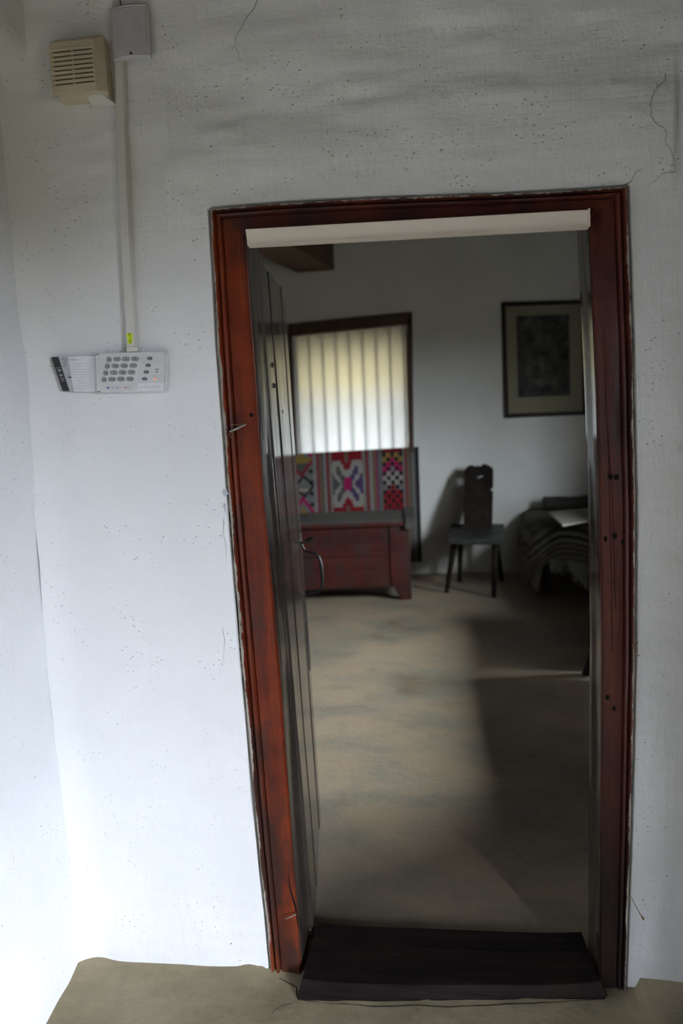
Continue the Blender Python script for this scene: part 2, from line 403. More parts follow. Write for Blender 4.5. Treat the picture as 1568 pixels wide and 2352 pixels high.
def wpt(px, py, lift=.0015):
    p = Y(px, py, -.01); return (p[0], wall_y(p[0], p[2]) - lift, p[2])
def crack(pts, w0=.0012, w1=.0003, seed=0):
    pl = []
    for a, b in zip(pts[:-1], pts[1:]):
        for t in np.linspace(0, 1, 7)[:-1]:
            q = lerp(np.array(a, float), np.array(b, float), t); j = 2.0
            pl.append((q[0] + j * nz(q[0], q[1], seed, .31), q[1] + j * nz(q[1], q[0], seed + 4, .29)))
    pl.append(pts[-1]); P = [wpt(*q) for q in pl]; n = len(P)
    m = MB(); ww = [lerp(w0, w1, i / (n - 1)) * (.6 + .5 * abs(nz(i * 1.7, seed))) for i in range(n)]
    rings = []
    for i, p in enumerate(P):
        a = np.array(P[max(0, i - 1)]); b = np.array(P[min(n - 1, i + 1)]); t = (b - a)[[0, 2]]; t /= (np.linalg.norm(t) + 1e-9)
        nrm = np.array([-t[1], 0, t[0]]); rings.append([np.array(p) + nrm * ww[i], np.array(p) - nrm * ww[i]])
    m.loft(rings, cap=False, closed=False); return m.build('crack', 'crack', wf)
crack([(600, 0), (585, 30), (570, 45), (555, 75), (545, 92), (541, 112), (549, 125), (553, 145)], seed=1)
crack([(1527, 170), (1524, 190), (1505, 205), (1494, 225), (1489, 245), (1491, 272), (1505, 290), (1519, 297), (1527, 310), (1524, 325), (1540, 350), (1548, 380), (1549, 395)], .0010, .0005, seed=2)
crack([(1549, 396), (1522, 398), (1508, 412), (1490, 425)], .0008, .0003, seed=3)
crack([(1436, 425), (1450, 415), (1460, 395), (1475, 388)], .0014, .0004, seed=4)
crack([(515, 1190), (513, 1225), (520, 1260), (519, 1285)], .0006, .0003, seed=5)
crack([(512, 1440), (517, 1475), (512, 1530)], .0006, .0002, seed=6)
for pts in ([(511, 1124), (521, 1123), (523, 1130), (526, 1134), (519, 1139), (513, 1138)], [(514, 1155), (519, 1157), (518, 1166), (519, 1178), (516, 1172), (514, 1162)]):
    m = MB(); P = [wpt(*q, .0012) for q in pts]; m.add(P, [tuple(range(len(P)))]); m.build('paint_flake', 'flake', wf)

# ------------------------------------------------------------------ door frame
fr = struct(empty('trim_1'), 'old red-brown moulded wooden door frame with dark worn patches')
PROF = [(0., .030), (0., -.010), (.05, -.018), (.11, -.017), (.14, -.009), (.165, -.006), (.19, -.014), (.24, -.019), (.30, -.016), (.325, -.007), (.345, -.004),
        (.365, -.010), (.40, -.011), (.62, -.010), (.95, -.011), (.985, -.008), (1.0, -.002)]
JD = .115
def member(name, O, I, mat, n, wob=.0012, kind='v'):
    rings = []; us = []
    for i in range(n + 1):
        t = i / n
        if kind == 'v':
            zo = lerp(O[0][1], O[-1][1], t); zi = lerp(I[0][1], I[-1][1], t)
            o = np.array([poly_at(O, zo), zo]); q = np.array([poly_at(I, zi), zi])
        else:
            xo = lerp(O[0][0], O[1][0], t); xi = lerp(I[0][0], I[1][0], t)
            o = np.array([xo, head_z(xo)]); q = np.array([xi, lerp(I[0][1], I[1][1], t)])
        ring = []
        for u, y in PROF:
            p = o + (q - o) * u; k = wob * nz(p[0] * 3 + u * 2, p[1] * 3, 1., 3.)
            ring.append((p[0] + k, y + k + .0006 * nz(p[0] * 20, u * 30, p[1] * 6), p[1])); us.append(u)
        ring.append((q[0], JD, q[1] + (.022 if kind == 'h' else 0))); us.append(1.); ring.append((o[0], JD, o[1])); us.append(.9)
        rings.append(ring)
    m = MB(); m.loft(rings); o_ = m.build(name, mat, fr, smooth=True)
    a = o_.data.attributes.new('u', 'FLOAT', 'POINT'); a.data.foreach_set('value', np.array(us, dtype=np.float32)); return o_
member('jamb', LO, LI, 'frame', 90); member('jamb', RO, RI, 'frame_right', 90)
member('head_piece', [TLo, TRo], [LI[-1], RI[-1]], 'frame_head', 70, kind='h')
# darker inner reveals with a rebate
for P, sg in ((LI, 1), (RI, -1)):
    m = MB(); rings = []
    for i in range(41):
        z = lerp(P[0][1] - .02, P[-1][1] + .02, i / 40); x = poly_at(P, z) + .0015 * nz(z, 9, 0, 6)
        rings.append([(x - sg * .01, .001, z), (x + sg * .001, .003, z), (x + sg * .002, .070, z), (x + sg * .0008, .074, z), (x + sg * .0008, .122, z), (x - sg * .02, .122, z)])
    m.loft(rings); m.build('inner_reveal', 'reveal', fr, smooth=True)
# holes, nail and wedge details on the frame
def disc_hole(px, py, r, sx=1.):
    p = Y(px, py, -.012); m = MB()
    ring = lambda s, y: [(p[0] + r * s * sx * math.cos(a), y, p[2] + r * s * math.sin(a)) for a in np.linspace(0, 2 * PI, 13)[:-1]]
    m.loft([ring(1.15, -.0115), ring(1., -.0130), ring(.75, -.0118), ring(.3, -.0112)]); m.build('nail_hole', 'gap', fr, smooth=True)
for a in ((1402, 1095, .0055, .9), (1416, 1096, .0055, .9), (1411, 1231, .0062, .8), (1437, 1221, .0045, 1), (1431, 1245, .006, .7), (1390, 1238, .006, .5), (1395, 1602, .0055, .8), (1410, 1628, .005, .7), (1429, 1803, .0045, 1), (577, 953, .0045, .9)): disc_hole(*a)
def fpt(px, py, y=-.014): p = Y(px, py, y); return (p[0], p[1], p[2])
m = MB(); m.tube([fpt(566, 972), fpt(563, 975, -.03), fpt(545, 984, -.032), fpt(528, 991, -.024)], [.002, .0024, .0032, .0026]); m.build('bent_nail', 'nail', fr, smooth=True)
m = MB(); m.tube([fpt(678, 2097), fpt(679, 2100, -.022), fpt(668, 2106, -.026), fpt(656, 2111, -.024)], [.0018, .0018, .0016, .0012]); m.build('bent_nail', 'nail', fr, smooth=True)
for i, pts in enumerate(([(526, 978), (538, 975), (552, 977), (560, 972)], [(528, 992), (526, 1000), (531, 1006)])):
    m = MB(); m.tube([fpt(*q, -.026) for q in pts], .0006, 5); m.build('string_end', 'straw', fr)
# vertical drying split low on the left jamb
m = MB(); P = [(662, 2008), (665, 2035), (672, 2062), (679, 2085), (682, 2105), (687, 2135)]
ring = [[fpt(a - w_, b, -.0118), fpt(a + w_, b, -.0118)] for (a, b), w_ in zip(P, (.3, 1.2, 2.0, 2.4, 1.2, .4))]
m.loft(ring, cap=False, closed=False); m.build('split', 'gap', fr)
for pts in ([(1387, 760), (1391, 900), (1398, 1050), (1400, 1180), (1404, 1330), (1406, 1500)], [(1395, 1010), (1404, 1100), (1409, 1250), (1413, 1400)], [(596, 905), (599, 960), (605, 1010)]):
    m = MB(); ring = [[fpt(a - .55, b, -.0119), fpt(a + .55, b, -.0119)] for a, b in pts]; m.loft(ring, cap=False, closed=False); m.build('split', 'gap', fr)

# threshold board
th = struct(empty('trim_2'), 'black worn wooden threshold board in the doorway')
zt = .030
Q = [Z(684, 2289, .007), Z(695, 2250, zt), Z(716, 2183, zt), Z(1347, 2189, zt), Z(1377, 2256, zt), Z(1388, 2291, .007)]
yb = .155
top = [tuple(Q[0]), tuple(Q[1]), (Q[2][0], yb - .01, zt), (Q[3][0], yb - .01, zt), tuple(Q[4]), tuple(Q[5])]
def thr(u, v):
    l = lerp(np.array(top[0]), np.array(top[2]), v); r = lerp(np.array(top[5]), np.array(top[3]), v)
    if v < .4: l = lerp(np.array(top[0]), np.array(top[1]), v / .4); r = lerp(np.array(top[5]), np.array(top[4]), v / .4)
    else: l = lerp(np.array(top[1]), np.array(top[2]), (v - .4) / .6); r = lerp(np.array(top[4]), np.array(top[3]), (v - .4) / .6)
    p = lerp(l, r, u); s = 1 - min(1, v / .10)
    return (p[0], p[1] + .003 * nz(p[0], 0, 0, 9) * (v < .01), lerp(.008, zt, min(1, v / .35)) - .002 - .006 * math.sin(PI * u) ** .5 * min(1, (1 - v) * 8) + .0015 * nz(p[0] * .5, p[1] * 8, 0, 9) + .008 * abs(2 * u - 1) ** 6)
m = MB(); m.grid(thr, 90, 40)
m.build('threshold_board', 'threshold', th, smooth=True, auto=False)
m = MB(); m.grid(lambda u, v: (lerp(top[0][0], top[5][0], u), lerp(top[0][1], top[5][1], u) + .003 * nz(lerp(top[0][0], top[5][0], u), 0, 0, 9) - .001, lerp(-.03, thr(u, 0)[2] + .001, v)), 60, 3)
m.build('front_edge', 'threshold', th, smooth=True)

# ------------------------------------------------------------------ the open door leaf
door = struct(empty('door_1'), 'dark plank door standing open into the room, black iron handle')
YH, YF = .125, .80
hx_b = poly_at(LI, 0.05) + .000; hx_t = poly_at(LI, 1.8) - .004
Hb, Ht = Y(721, 2178, YH), Y(587, 590, YH)
Fb, Ft = Y(737, 1882, YF), Y(652, 668, YF)
def leafpt(s, t, off=0.):        # s 0 hinge..1 free, t 0 bottom..1 top
    b = lerp(Hb, Fb, s); tt = lerp(Ht, Ft, s)
    p = lerp(b, tt, t)
    bow = .010 * math.sin(PI * t)
    dr = (Fb - Hb); n = np.array([dr[1], -dr[0], 0]); n /= np.linalg.norm(n)
    return p + n * (off - bow * 0)
splits = [0., .10, .34, .60, .83, 1.0]; 
for i in range(5):
    s0, s1 = splits[i] + .005, splits[i + 1] - .005
    o0 = (.004, .0, .002, -.001, .001)[i]; m = MB(); rings = []
    for j in range(25):
        t = j / 24; w_ = .0015 * nz(i * 3.3, t * 3, 0, 2)
        c = .004 / .7
        sa, sb = s0, s1
        if i == 4: sb = s1 - .10 * max(0., (t - .955) / .045) ** 1.5
        rings.append([leafpt(sa, t, -.034), leafpt(sa, t, o0 + w_ - .006), leafpt(sa + c, t, o0 + w_), leafpt((sa + sb) / 2, t, o0 + w_ + .001), leafpt(sb - c, t, o0 + w_), leafpt(sb, t, o0 + w_ - .006), leafpt(sb, t, -.034)])
    m.loft(rings); m.build('plank', 'leaf', door, smooth=True)
for t0, t1 in ((.13, .19), (.80, .86)):      # back battens
    m = MB(); m.hexa([leafpt(.03, t0, -.060), leafpt(.97, t0, -.060), leafpt(.97, t0, -.034), leafpt(.03, t0, -.034), leafpt(.03, t1, -.060), leafpt(.97, t1, -.060), leafpt(.97, t1, -.034), leafpt(.03, t1, -.034)])
    m.build('batten', 'leaf', door, bevel=.003)
# iron nail heads on the planks
for s, t in ((.24, .86), (.24, .83), (.47, .79), (.47, .70)):
    c = leafpt(s, t, .0); m = MB(); a = leafpt(s, t, .0045)
    dr = (Fb - Hb); dr /= np.linalg.norm(dr); up = np.array([0, 0, 1.])
    m.loft([[c + (dr * math.cos(q) + up * math.sin(q)) * .009 for q in np.linspace(0, 2 * PI, 11)[:-1]], [a + (dr * math.cos(q) + up * math.sin(q)) * .005 for q in np.linspace(0, 2 * PI, 11)[:-1]]]); m.build('nail_head', 'iron', door, smooth=True)
# handle: curved pull with thumb latch
yh = YF - .05
def hp(px, py, y=yh): return Y(px, py, y)
pts = [(690, 1224), (691, 1240), (694, 1254), (700, 1264), (712, 1269), (724, 1271), (732, 1280), (737, 1295), (739, 1315), (740, 1335), (738, 1350), (728, 1360), (712, 1363), (701, 1367)]
m = MB(); m.tube([hp(*q) for q in pts], [.003, .003, .0035, .004, .0045, .005, .0058, .006, .006, .0055, .005, .0045, .004, .003], 10)
hd = m.build('door_handle', 'iron', door, smooth=True)
m = MB(); ring = []
for (a, b, w_) in ((692, 1249, 1.5), (700, 1244, 4), (708, 1241, 6), (716, 1239, 5), (722, 1238, 1)):
    ring.append([hp(a, b - w_), hp(a, b - w_ * .2, yh - .012), hp(a, b + w_), hp(a, b + w_ * .3, yh + .004)])
m.loft(ring); m.build('thumb_latch', 'iron', door, smooth=True)
m = MB(); m.hexa([leafpt(.90, .31, .0), leafpt(.96, .31, .0), leafpt(.96, .31, .004), leafpt(.90, .31, .004), leafpt(.90, .44, .0), leafpt(.96, .44, .0), leafpt(.96, .44, .004), leafpt(.90, .44, .004)]); m.build('handle_plate', 'iron', door, bevel=.001)

# ------------------------------------------------------------------ hall shell
def left_wall(u, v):
    y = lerp(.05, -5.0, u); z = lerp(-.06, ZT, v)
    x = XL + .012 * nz(5.5, y, z, 1.6) + .005 * nz(2.2, y, z, 5) - .0
    if z > 2.20:                                  # upper part leans in: swollen plaster
        t = min(1, (z - 2.20) / .10); x += .07 * t * t * (3 - 2 * t) + .10 * max(0, (z - 2.3))
    return (x, y, z)
m = MB(); m.grid(left_wall, 160, 150); struct(m.build('wall_left', 'plaster', smooth=True, auto=False), 'whitewashed left wall of the hall')
m = MB(); m.box(XL - .4, HX + .4, -5.2, -5.0, -.1, ZT + .1); struct(m.build('wall_back', 'dark_wood'), 'hall wall behind the viewer')
m = MB(); a = HD
m.box(HX, HX + .4, a['y1'], .03, -.1, ZT + .1); m.box(HX, HX + .4, -5.0, a['y0'], -.1, ZT + .1)
m.box(HX, HX + .4, a['y0'], a['y1'], a['z1'], ZT + .1); m.box(HX, HX + .4, a['y0'], a['y1'], -.1, a['z0'])
struct(m.build('wall_right', 'dark_wood'), 'hall wall on the right with the outer door opening')
m = MB(); m.box(XL - .4, HX + .4, -5.2, .4, ZT, ZT + .15); struct(m.build('ceiling', 'dark_wood'), 'brown board ceiling of the hall')
m = MB(); m.box(HX + .4, HX + 2.0, a['y0'] - 1.2, a['y1'] + 1.6, 2.12, 2.18)   # added unseen porch roof, limits the sky angle through the outer door
struct(m.build('added_porch_roof', 'beam'), 'added porch roof, unseen, cutting off the high sky at the outer door')
def floor_z(x, y):
    z = .006 * nz(x, y, 0, 2.2) + .003 * nz(x, y, 3, 9) + .0015 * nz(x, y, 3, 30)
    dl = max(0., 1 - (x - XL) / .12); df = max(0., 1 - (-y) / .09)
    z += .020 * dl * dl * df + .012 * dl * dl
    if x > .47: z += .028 * df * df
    elif x < -.47: z += .012 * df * df
    if x < 0: z += .016 * max(0., 1 - (-y) / .06) * math.exp(-((x + .46) / .07) ** 2) * (1 + .8 * nz(x, y, 4, 22))
    else: z += .0
    return z
m = MB(); m.grid(lambda u, v: (lerp(XL - .05, HX + .5, u), lerp(-5.05, .10, v), floor_z(lerp(XL - .05, HX + .5, u), lerp(-5.05, .10, v))), 240, 300)
fl = struct(m.build('floor', 'floor', smooth=True, auto=False), 'trodden olive-brown clay floor of the hall')
def fcrack(pts, w=.0012, seed=0):
    P = []
    for p0, p1 in zip(pts[:-1], pts[1:]):
        for t in np.linspace(0, 1, 6)[:-1]:
            q = lerp(np.array(p0, float), np.array(p1, float), t); q = q + np.array([1.5 * nz(q[0], q[1], seed, .3), 1.2 * nz(q[1], q[0], seed + 2, .3)])
            a_ = Z(q[0], q[1], .005); P.append(np.array([a_[0], a_[1], floor_z(a_[0], a_[1]) + .0012]))
    n = len(P); ring = []
    for i, p in enumerate(P):
        t = P[min(n - 1, i + 1)] - P[max(0, i - 1)]; t = t / (np.linalg.norm(t) + 1e-9); nn = np.array([-t[1], t[0], 0]); ww = w * (.5 + .6 * abs(nz(i, seed, 0, 1.3))) * math.sin(PI * (i + .8) / (n + .6)) ** .4
        ring.append([p + nn * ww, p - nn * ww])
    mm = MB(); mm.loft(ring, cap=False, closed=False); mm.build('floor_crack', 'gap', fl)
fcrack([(640, 2246), (657, 2252), (668, 2258), (681, 2265), (681, 2278), (684, 2289), (700, 2293), (740, 2297)], .0022, 1)
fcrack([(672, 2299), (650, 2305), (635, 2313), (620, 2325)], .0012, 2)
fcrack([(740, 2297), (800, 2301), (870, 2304), (940, 2304), (1010, 2309), (1100, 2306), (1200, 2304), (1300, 2300), (1388, 2292)], .0020, 3)
fcrack([(1388, 2292), (1392, 2282), (1388, 2272), (1380, 2268)], .0022, 4)
fcrack([(1436, 2252), (1450, 2246), (1480, 2240), (1520, 2236), (1562, 2240)], .0026, 5)

# ------------------------------------------------------------------ room shell
HZ = 3.12; XLr = -2.1
def hole_wall_x(name, x0, x1, ylo, yhi, zlo, zhi, hole, mat, lab, sill=None):
    m = MB(); h = hole
    m.box(x0, x1, ylo, h[0], zlo, zhi); m.box(x0, x1, h[1], yhi, zlo, zhi); m.box(x0, x1, h[0], h[1], zlo, h[2]); m.box(x0, x1, h[0], h[1], h[3], zhi)
    return struct(m.build(name, mat), lab)
hole_wall_x('wall_room_right', RX, RX + .36, T1, WY + .45, -.1, HZ + .1, (RW['y0'], RW['y1'], RW['z0'], RW['z1']), 'dark_wood', 'right wall of the room with a side window')
m = MB(); m.box(XLr - .3, XLr, T1, WY + .45, -.1, HZ + .1); struct(m.build('wall_room_left', 'dark_wood'), 'left wall of the room')
wx0, wx1, wz0, wz1 = -1.20, -.19, 1.14, 2.315
def back_wall():
    m = MB(); h0 = lambda x, z: WY + .010 * nz(x, 1, z, 1.4) + .004 * nz(x, 4, z, 6)
    def patch(a0, a1, b0, b1, nu, nv): m.grid(lambda u, v: (lerp(a0, a1, u), h0(lerp(a0, a1, u), lerp(b0, b1, v)), lerp(b0, b1, v)), nu, nv)
    patch(XLr - .02, wx0, -.05, HZ, 20, 60); patch(wx1, RX + .02, -.05, HZ, 70, 90); patch(wx0, wx1, -.05, wz0, 30, 30); patch(wx0, wx1, wz1, HZ, 30, 20)
    return m.build('wall_room_back', 'plaster_room', smooth=True, auto=False)
wb = struct(back_wall(), 'far whitewashed wall of the room, window and picture on it')
m = MB(); b0, b1 = WY + .02, WY + .45
m.box(XLr - .3, wx0, b0, b1, -.1, HZ + .1); m.box(wx1, RX, b0, b1, -.1, HZ + .1); m.box(wx0, wx1, b0, b1, -.1, wz0); m.box(wx0, wx1, b0, b1, wz1, HZ + .1)
m.build('wall_core', 'plaster_room', wb)
m = MB(); m.box(XLr - .3, RX + .4, T1 - .01, WY + .45, HZ, HZ + .12); struct(m.build('ceiling_room', 'dark_wood'), 'brown board ceiling of the room')
def rfloor_z(x, y): return .006 * nz(x, y, 8, 1.5) - .004 + .006 * (y > 4.9)
m = MB(); m.grid(lambda u, v: (lerp(XLr - .1, RX + .1, u), lerp(.095, WY + .1, v), rfloor_z(lerp(XLr - .1, RX + .1, u), lerp(.1, WY + .1, v))), 90, 110)
struct(m.build('floor_room', 'floor_in', smooth=True, auto=False), 'smoothed clay floor of the room with pale and reddish patches')
# side window (right wall): casement frame and panes
sw = struct(empty('window_2'), 'small side window of the room')
xw = RX + .30; y0, y1, z0, z1 = RW['y0'], RW['y1'], RW['z0'], RW['z1']; t_ = .045
m = MB(); m.box(xw, xw + .05, y0, y0 + t_, z0, z1); m.box(xw, xw + .05, y1 - t_, y1, z0, z1); m.box(xw, xw + .05, y0, y1, z0, z0 + t_); m.box(xw, xw + .05, y0, y1, z1 - t_, z1); m.box(xw, xw + .05, (y0 + y1) / 2 - .02, (y0 + y1) / 2 + .02, z0, z1)
m.build('window_frame', 'win_wood', sw)
for a_, b_ in ((y0 + t_, (y0 + y1) / 2 - .02), ((y0 + y1) / 2 + .02, y1 - t_)):
    m = MB(); m.box(xw + .02, xw + .024, a_, b_, z0 + t_, z1 - t_); m.build('pane', 'glass', sw)

# back window
w1 = struct(empty('window_1'), 'small window in the far wall, dark wooden frame, iron bars behind the curtain')
yf = WY - .035
def quadboard(name, pts, y0, y1, mat, par):
    m = MB(); P = [Y(a, b, y0) for a, b in pts]; m.prism(P, (0, y1 - y0, 0)); return m.build(name, mat, par, bevel=.004)
quadboard('head_board', [(663, 744), (946, 716), (946, 743), (664, 772)], yf, WY + .05, 'win_wood', w1)
quadboard('side_board', [(934, 738), (946, 716), (950, 1040), (939, 1040)], yf, WY + .05, 'win_wood', w1)
quadboard('side_board', [(660, 745), (668, 745), (682, 1045), (673, 1045)], yf, WY + .05, 'win_wood', w1)
for i in range(9):
    x = -1.19 + i * .1215; m = MB(); m.box(x - .008, x + .008, WY + .034, WY + .044, wz0 - .02, wz1 + .02); m.build('bar', 'iron', w1)
yg = WY + .36
m = MB(); m.box(wx0, wx1, yg, yg + .05, wz0, wz0 + .05); m.box(wx0, wx1, yg, yg + .05, wz1 - .05, wz1); m.box(wx0, wx0 + .05, yg, yg + .05, wz0, wz1); m.box(wx1 - .05, wx1, yg, yg + .05, wz0, wz1)
m.build('sash', 'win_wood', w1)
for k in range(2):
    for j in range(2):
        xa = lerp(wx0 + .05, wx1 - .05, k / 2); xb = lerp(wx0 + .05, wx1 - .05, (k + 1) / 2); za = lerp(wz0 + .05, wz1 - .05, j / 2); zb = lerp(wz0 + .05, wz1 - .05, (j + 1) / 2)
        m = MB(); m.box(xa, xb, yg + .02, yg + .024, za, zb); m.build('pane', 'glass', w1)
m = MB(); c_ = (wx0 + wx1) / 2; m.box(c_ - .015, c_ + .015, yg + .005, yg + .045, wz0, wz1); m.build('glazing_bar', 'win_wood', w1)
m = MB(); c_ = (wz0 + wz1) / 2; m.box(wx0, wx1, yg + .005, yg + .045, c_ - .012, c_ + .012); m.build('glazing_bar', 'win_wood', w1)
# added yellow blind to colour the daylight through the upper half
m = MB(); m.grid(lambda u, v: (lerp(wx0 + .01, wx1 - .01, u), WY + .30 + .004 * math.sin(u * 14), lerp(1.80 + .02 * u, wz1 - .0, v)), 30, 14)
bl = tag(m.build('window_tint', 'tint', smooth=True), 'added yellow blind cloth drawn over the upper half of the far window, behind the curtain', 'tint')

# curtain on a string with clips
cur = empty('curtain'); tag(cur, 'thin white cotton curtain hanging on a rod across the far window', 'curtain')
cTL, cTR, cBL, cBR = Y(673, 765, WY + .02), Y(935, 744, WY + .02), Y(680, 1052, WY + .02), Y(938, 1040, WY + .02)
def cfn(u, v):
    t = lerp(cTL, cTR, u); b = lerp(cBL, cBR, u); p = lerp(t, b, v)
    sag = .010 * (1 - v) * abs(math.sin(PI * (u * 9 + .0))) * (v < .06)
    x = p[0] + (.016 * math.sin(PI * v) * (1 - u) * 1.2) - .004 * math.sin(v * 7) * u
    y = p[1] + (.0025 * math.sin(u * 31 + 2.5 * v) + .001 * math.sin(u * 67 - 4 * v)) * (.35 + .65 * v) + .004 * nz(u * 3, v * 5, 0, 1.6)
    y += .003 * math.sin((u * 5 - v * 4) * 3.2) * math.sin(PI * v)
    return (x, y, p[2] - sag)
m = MB(); m.grid(cfn, 110, 70); m.build('cloth', 'curtain', cur, smooth=True, auto=False)
m = MB(); a_ = np.array(cTL) + (-.03, 0, .014); b_ = np.array(cTR) + (.02, 0, .012); m.tube([a_, b_], .005); m.build('rod', 'iron', cur, smooth=True)
for i in range(9):
    u = (i + .45) / 9; p = lerp(np.array(cTL), np.array(cTR), u); m = MB(); m.tube([(p[0] + .012 * math.cos(q), p[1], p[2] + .008 + .012 * math.sin(q)) for q in np.linspace(0, 2 * PI, 13)], .0035, 6); m.build('ring', 'iron', cur, smooth=True)

# ------------------------------------------------------------------ ceiling beam in the room
bm1, bm2 = Y(681, 628, WY - .005), Y(769, 620, WY - .005)
zb = (bm1[2] + bm2[2]) / 2
def beamend(px, py): return Z(px, py, zb)
e1, e2 = beamend(604, 604), beamend(647, 563)
dirv = (e2 - bm2); dirv = dirv / np.linalg.norm(dirv); L = 4.3
A = np.array([bm1[0], WY - .005, zb]); B = np.array([bm2[0], WY - .005, zb]); D = np.array([dirv[0], dirv[1], 0]) * L
D[0] = max(D[0], XLr + .05 - A[0]) if A[0] + D[0] < XLr + .05 else D[0]
lim = min(1., (XLr + .06 - A[0]) / D[0]) if D[0] < 0 else 1.; D = D * lim
m = MB(); m.hexa([A + D, B + D, B, A] + [q + np.array([0, 0, HZ - zb + .01]) for q in (A + D, B + D, B, A)])
struct(m.build('trim_4', 'beam', bevel=.012), 'brown hewn ceiling beam ending at the far wall')

# ------------------------------------------------------------------ hall things
# cream strip along the lintel
sp = empty('cover_strip'); tag(sp, 'long cream plastic strip fixed across the top of the door frame', 'strip')
yS = -.030
p0t, p0b = Y(566, 527, yS), Y(570, 566, yS); p1t, p1b = Y(1351, 482, yS), Y(1351, 523, yS)
def stripring(t, b):
    h = (t - b)
    q = []
    for f, y in ((1., -.012), (1., yS - .004), (.93, yS - .011), (.7, yS - .010), (.35, yS - .008), (.15, yS - .008), (.04, yS - .010), (0., yS - .005), (0., -.012)):
        p = b + h * f; q.append((p[0], y, p[2]))
    return q
m = MB(); m.loft([stripring(lerp(p0t, p1t, t), lerp(p0b, p1b, t)) for t in np.linspace(0, 1, 14)]); m.build('strip_cover', 'strip', sp, smooth=True)
m = MB(); m.hexa([(p1b[0] - .003, yS - .014, p1b[2]), (p1b[0] + .001, yS - .014, p1b[2]), (p1b[0] + .001, -.011, p1b[2]), (p1b[0] - .003, -.011, p1b[2]), (p1t[0] - .003, yS - .012, p1t[2]), (p1t[0] + .001, yS - .012, p1t[2]), (p1t[0] + .001, -.011, p1t[2]), (p1t[0] - .003, -.011, p1t[2])])
m.build('end_cap', 'strip', sp)

# cable trunking
tk = empty('cable_trunking'); tag(tk, 'white plastic cable trunking running down the wall to the alarm keypad', 'trunking')
pts = [(252, -60, 276), (259, 60, 283), (262, 133, 286), (266, 300, 290), (272, 450, 296), (279, 600, 303), (284, 700, 309), (290, 806, 315)]
rings = []
for a_, y_, b_ in pts:
    l, r2 = Y(a_ + 3, y_, -.02), Y(b_, y_, -.02); wy_ = wall_y(l[0], l[2]) + .004
    rings.append([(l[0], wy_, l[2]), (l[0], -.024, l[2]), (l[0] + .002, -.0275, l[2]), (r2[0] - .002, -.0275, r2[2]), (r2[0], -.024, r2[2]), (r2[0], wy_, r2[2])])
m = MB(); m.loft(rings); m.build('duct', 'trunk', tk, smooth=True)
m = MB(); a_, b_ = Y(290, 797, -.03), Y(316, 807, -.03); m.box(a_[0], b_[0], -.031, -.004, b_[2], a_[2]); m.build('end_cap', 'trunk', tk, bevel=.002)
m = MB(); P = [Y(a_, b_, -.0285) for a_, b_ in ((291, 768), (293, 765), (300, 764), (304, 768), (305, 778), (303, 787), (301, 790), (295, 790), (293, 786), (294, 779), (291, 774))]; m.prism(P, (0, -.0004, 0)); stk = m.build('yellow_sticker', 'yellow', tk)
def text(name, s, px, py, size_px, y, mat, par, rot=0., align='CENTER', bold=0.):
    c = bpy.data.curves.new(name, 'FONT'); c.body = s; c.align_x = align; c.align_y = 'CENTER'
    k_ = 1.74 / F; c.size = size_px * k_ * 1.35; c.offset = bold * .01 * c.size; c.extrude = .0001; c.resolution_u = 2
    o = bpy.data.objects.new(name, c); col.objects.link(o)
    dg = bpy.context.evaluated_depsgraph_get(); dg.update(); me = bpy.data.meshes.new_from_object(o.evaluated_get(dg)); bpy.data.objects.remove(o); bpy.data.curves.remove(c)
    o = bpy.data.objects.new(name, me); col.objects.link(o); me.materials.clear(); me.materials.append(Mt[mat])
    p = Y(px, py, y); o.matrix_world = Matrix.Translation(Vector(p.tolist())) @ Matrix.Rotation(rot, 4, 'Y') @ Matrix.Rotation(PI / 2, 4, 'X')
    o.parent = par; return o
text('handwriting', 'BS 10A', 298, 777, 6.0, -.0292, 'ink', tk, rot=PI / 2 - .05)

# alarm siren: yellowed ribbed box
sr = empty('alarm_siren'); tag(sr, 'yellowed ribbed plastic alarm siren box high on the wall beside the trunking', 'alarm siren')
def srect(x0, x1, z0, z1, y): return [(x0, y, z0), (x1, y, z0), (x1, y, z1), (x0, y, z1)]
bl_, br_, tr_ = Y(150, 242, -.004), Y(258, 232, -.004), Y(251, 100, -.004)
sx0, sx1 = bl_[0], tr_[0]; sz0, sz1 = (bl_[2] + br_[2]) / 2 - .002, tr_[2] - .002
ff = -.074; ftl, fbr = Y(112, 97, ff), Y(223, 214, ff)
fx0, fx1, fz0, fz1 = ftl[0], fbr[0], Y(160, 215, ff)[2], Y(165, 92, ff)[2]
sx1b = sx1 + .001
m = MB(); m.loft([srect(sx0, sx1b, sz0, sz1, .0), srect(sx0, sx1b, sz0, sz1, -.030), srect(fx0 - .000, fx1 + .014, sz0 + .004, sz1, -.046), srect(fx0, fx1, fz0, fz1, ff)])
m.build('housing', 'abs_cream', sr, bevel=.0018)
n = 9; rz0, rz1 = lerp(fz0, fz1, .10), lerp(fz0, fz1, .885); pitch = (rz1 - rz0) / n
for i in range(n):
    za = rz0 + i * pitch + .0012; zb_ = za + pitch * .62; m = MB(); e_ = .0028
    A_ = [(fx0 - .001, ff + .012), (fx0 - .001, ff - e_), (fx1, ff - e_), (fx1 + .0135, -.047), (fx1 + .0135, -.040), (fx1 - .002, ff + .006)]
    m.loft([[(x, y, za) for x, y in A_], [(x, y, zb_) for x, y in A_]]); m.build('rib', 'abs_cream', sr, bevel=.0007)
for i in range(n - 1):
    zc = rz0 + (i + 1) * pitch - .0004; m = MB(); mid = (fx0 + fx1) / 2
    m.box(fx0 + .008, mid - .002, ff - .0012, ff + .002, zc - .0007, zc + .0009); m.box(mid + .003, fx1 - .005, ff - .0012, ff + .002, zc - .0007, zc + .0009); m.build('slot', 'slot', sr)
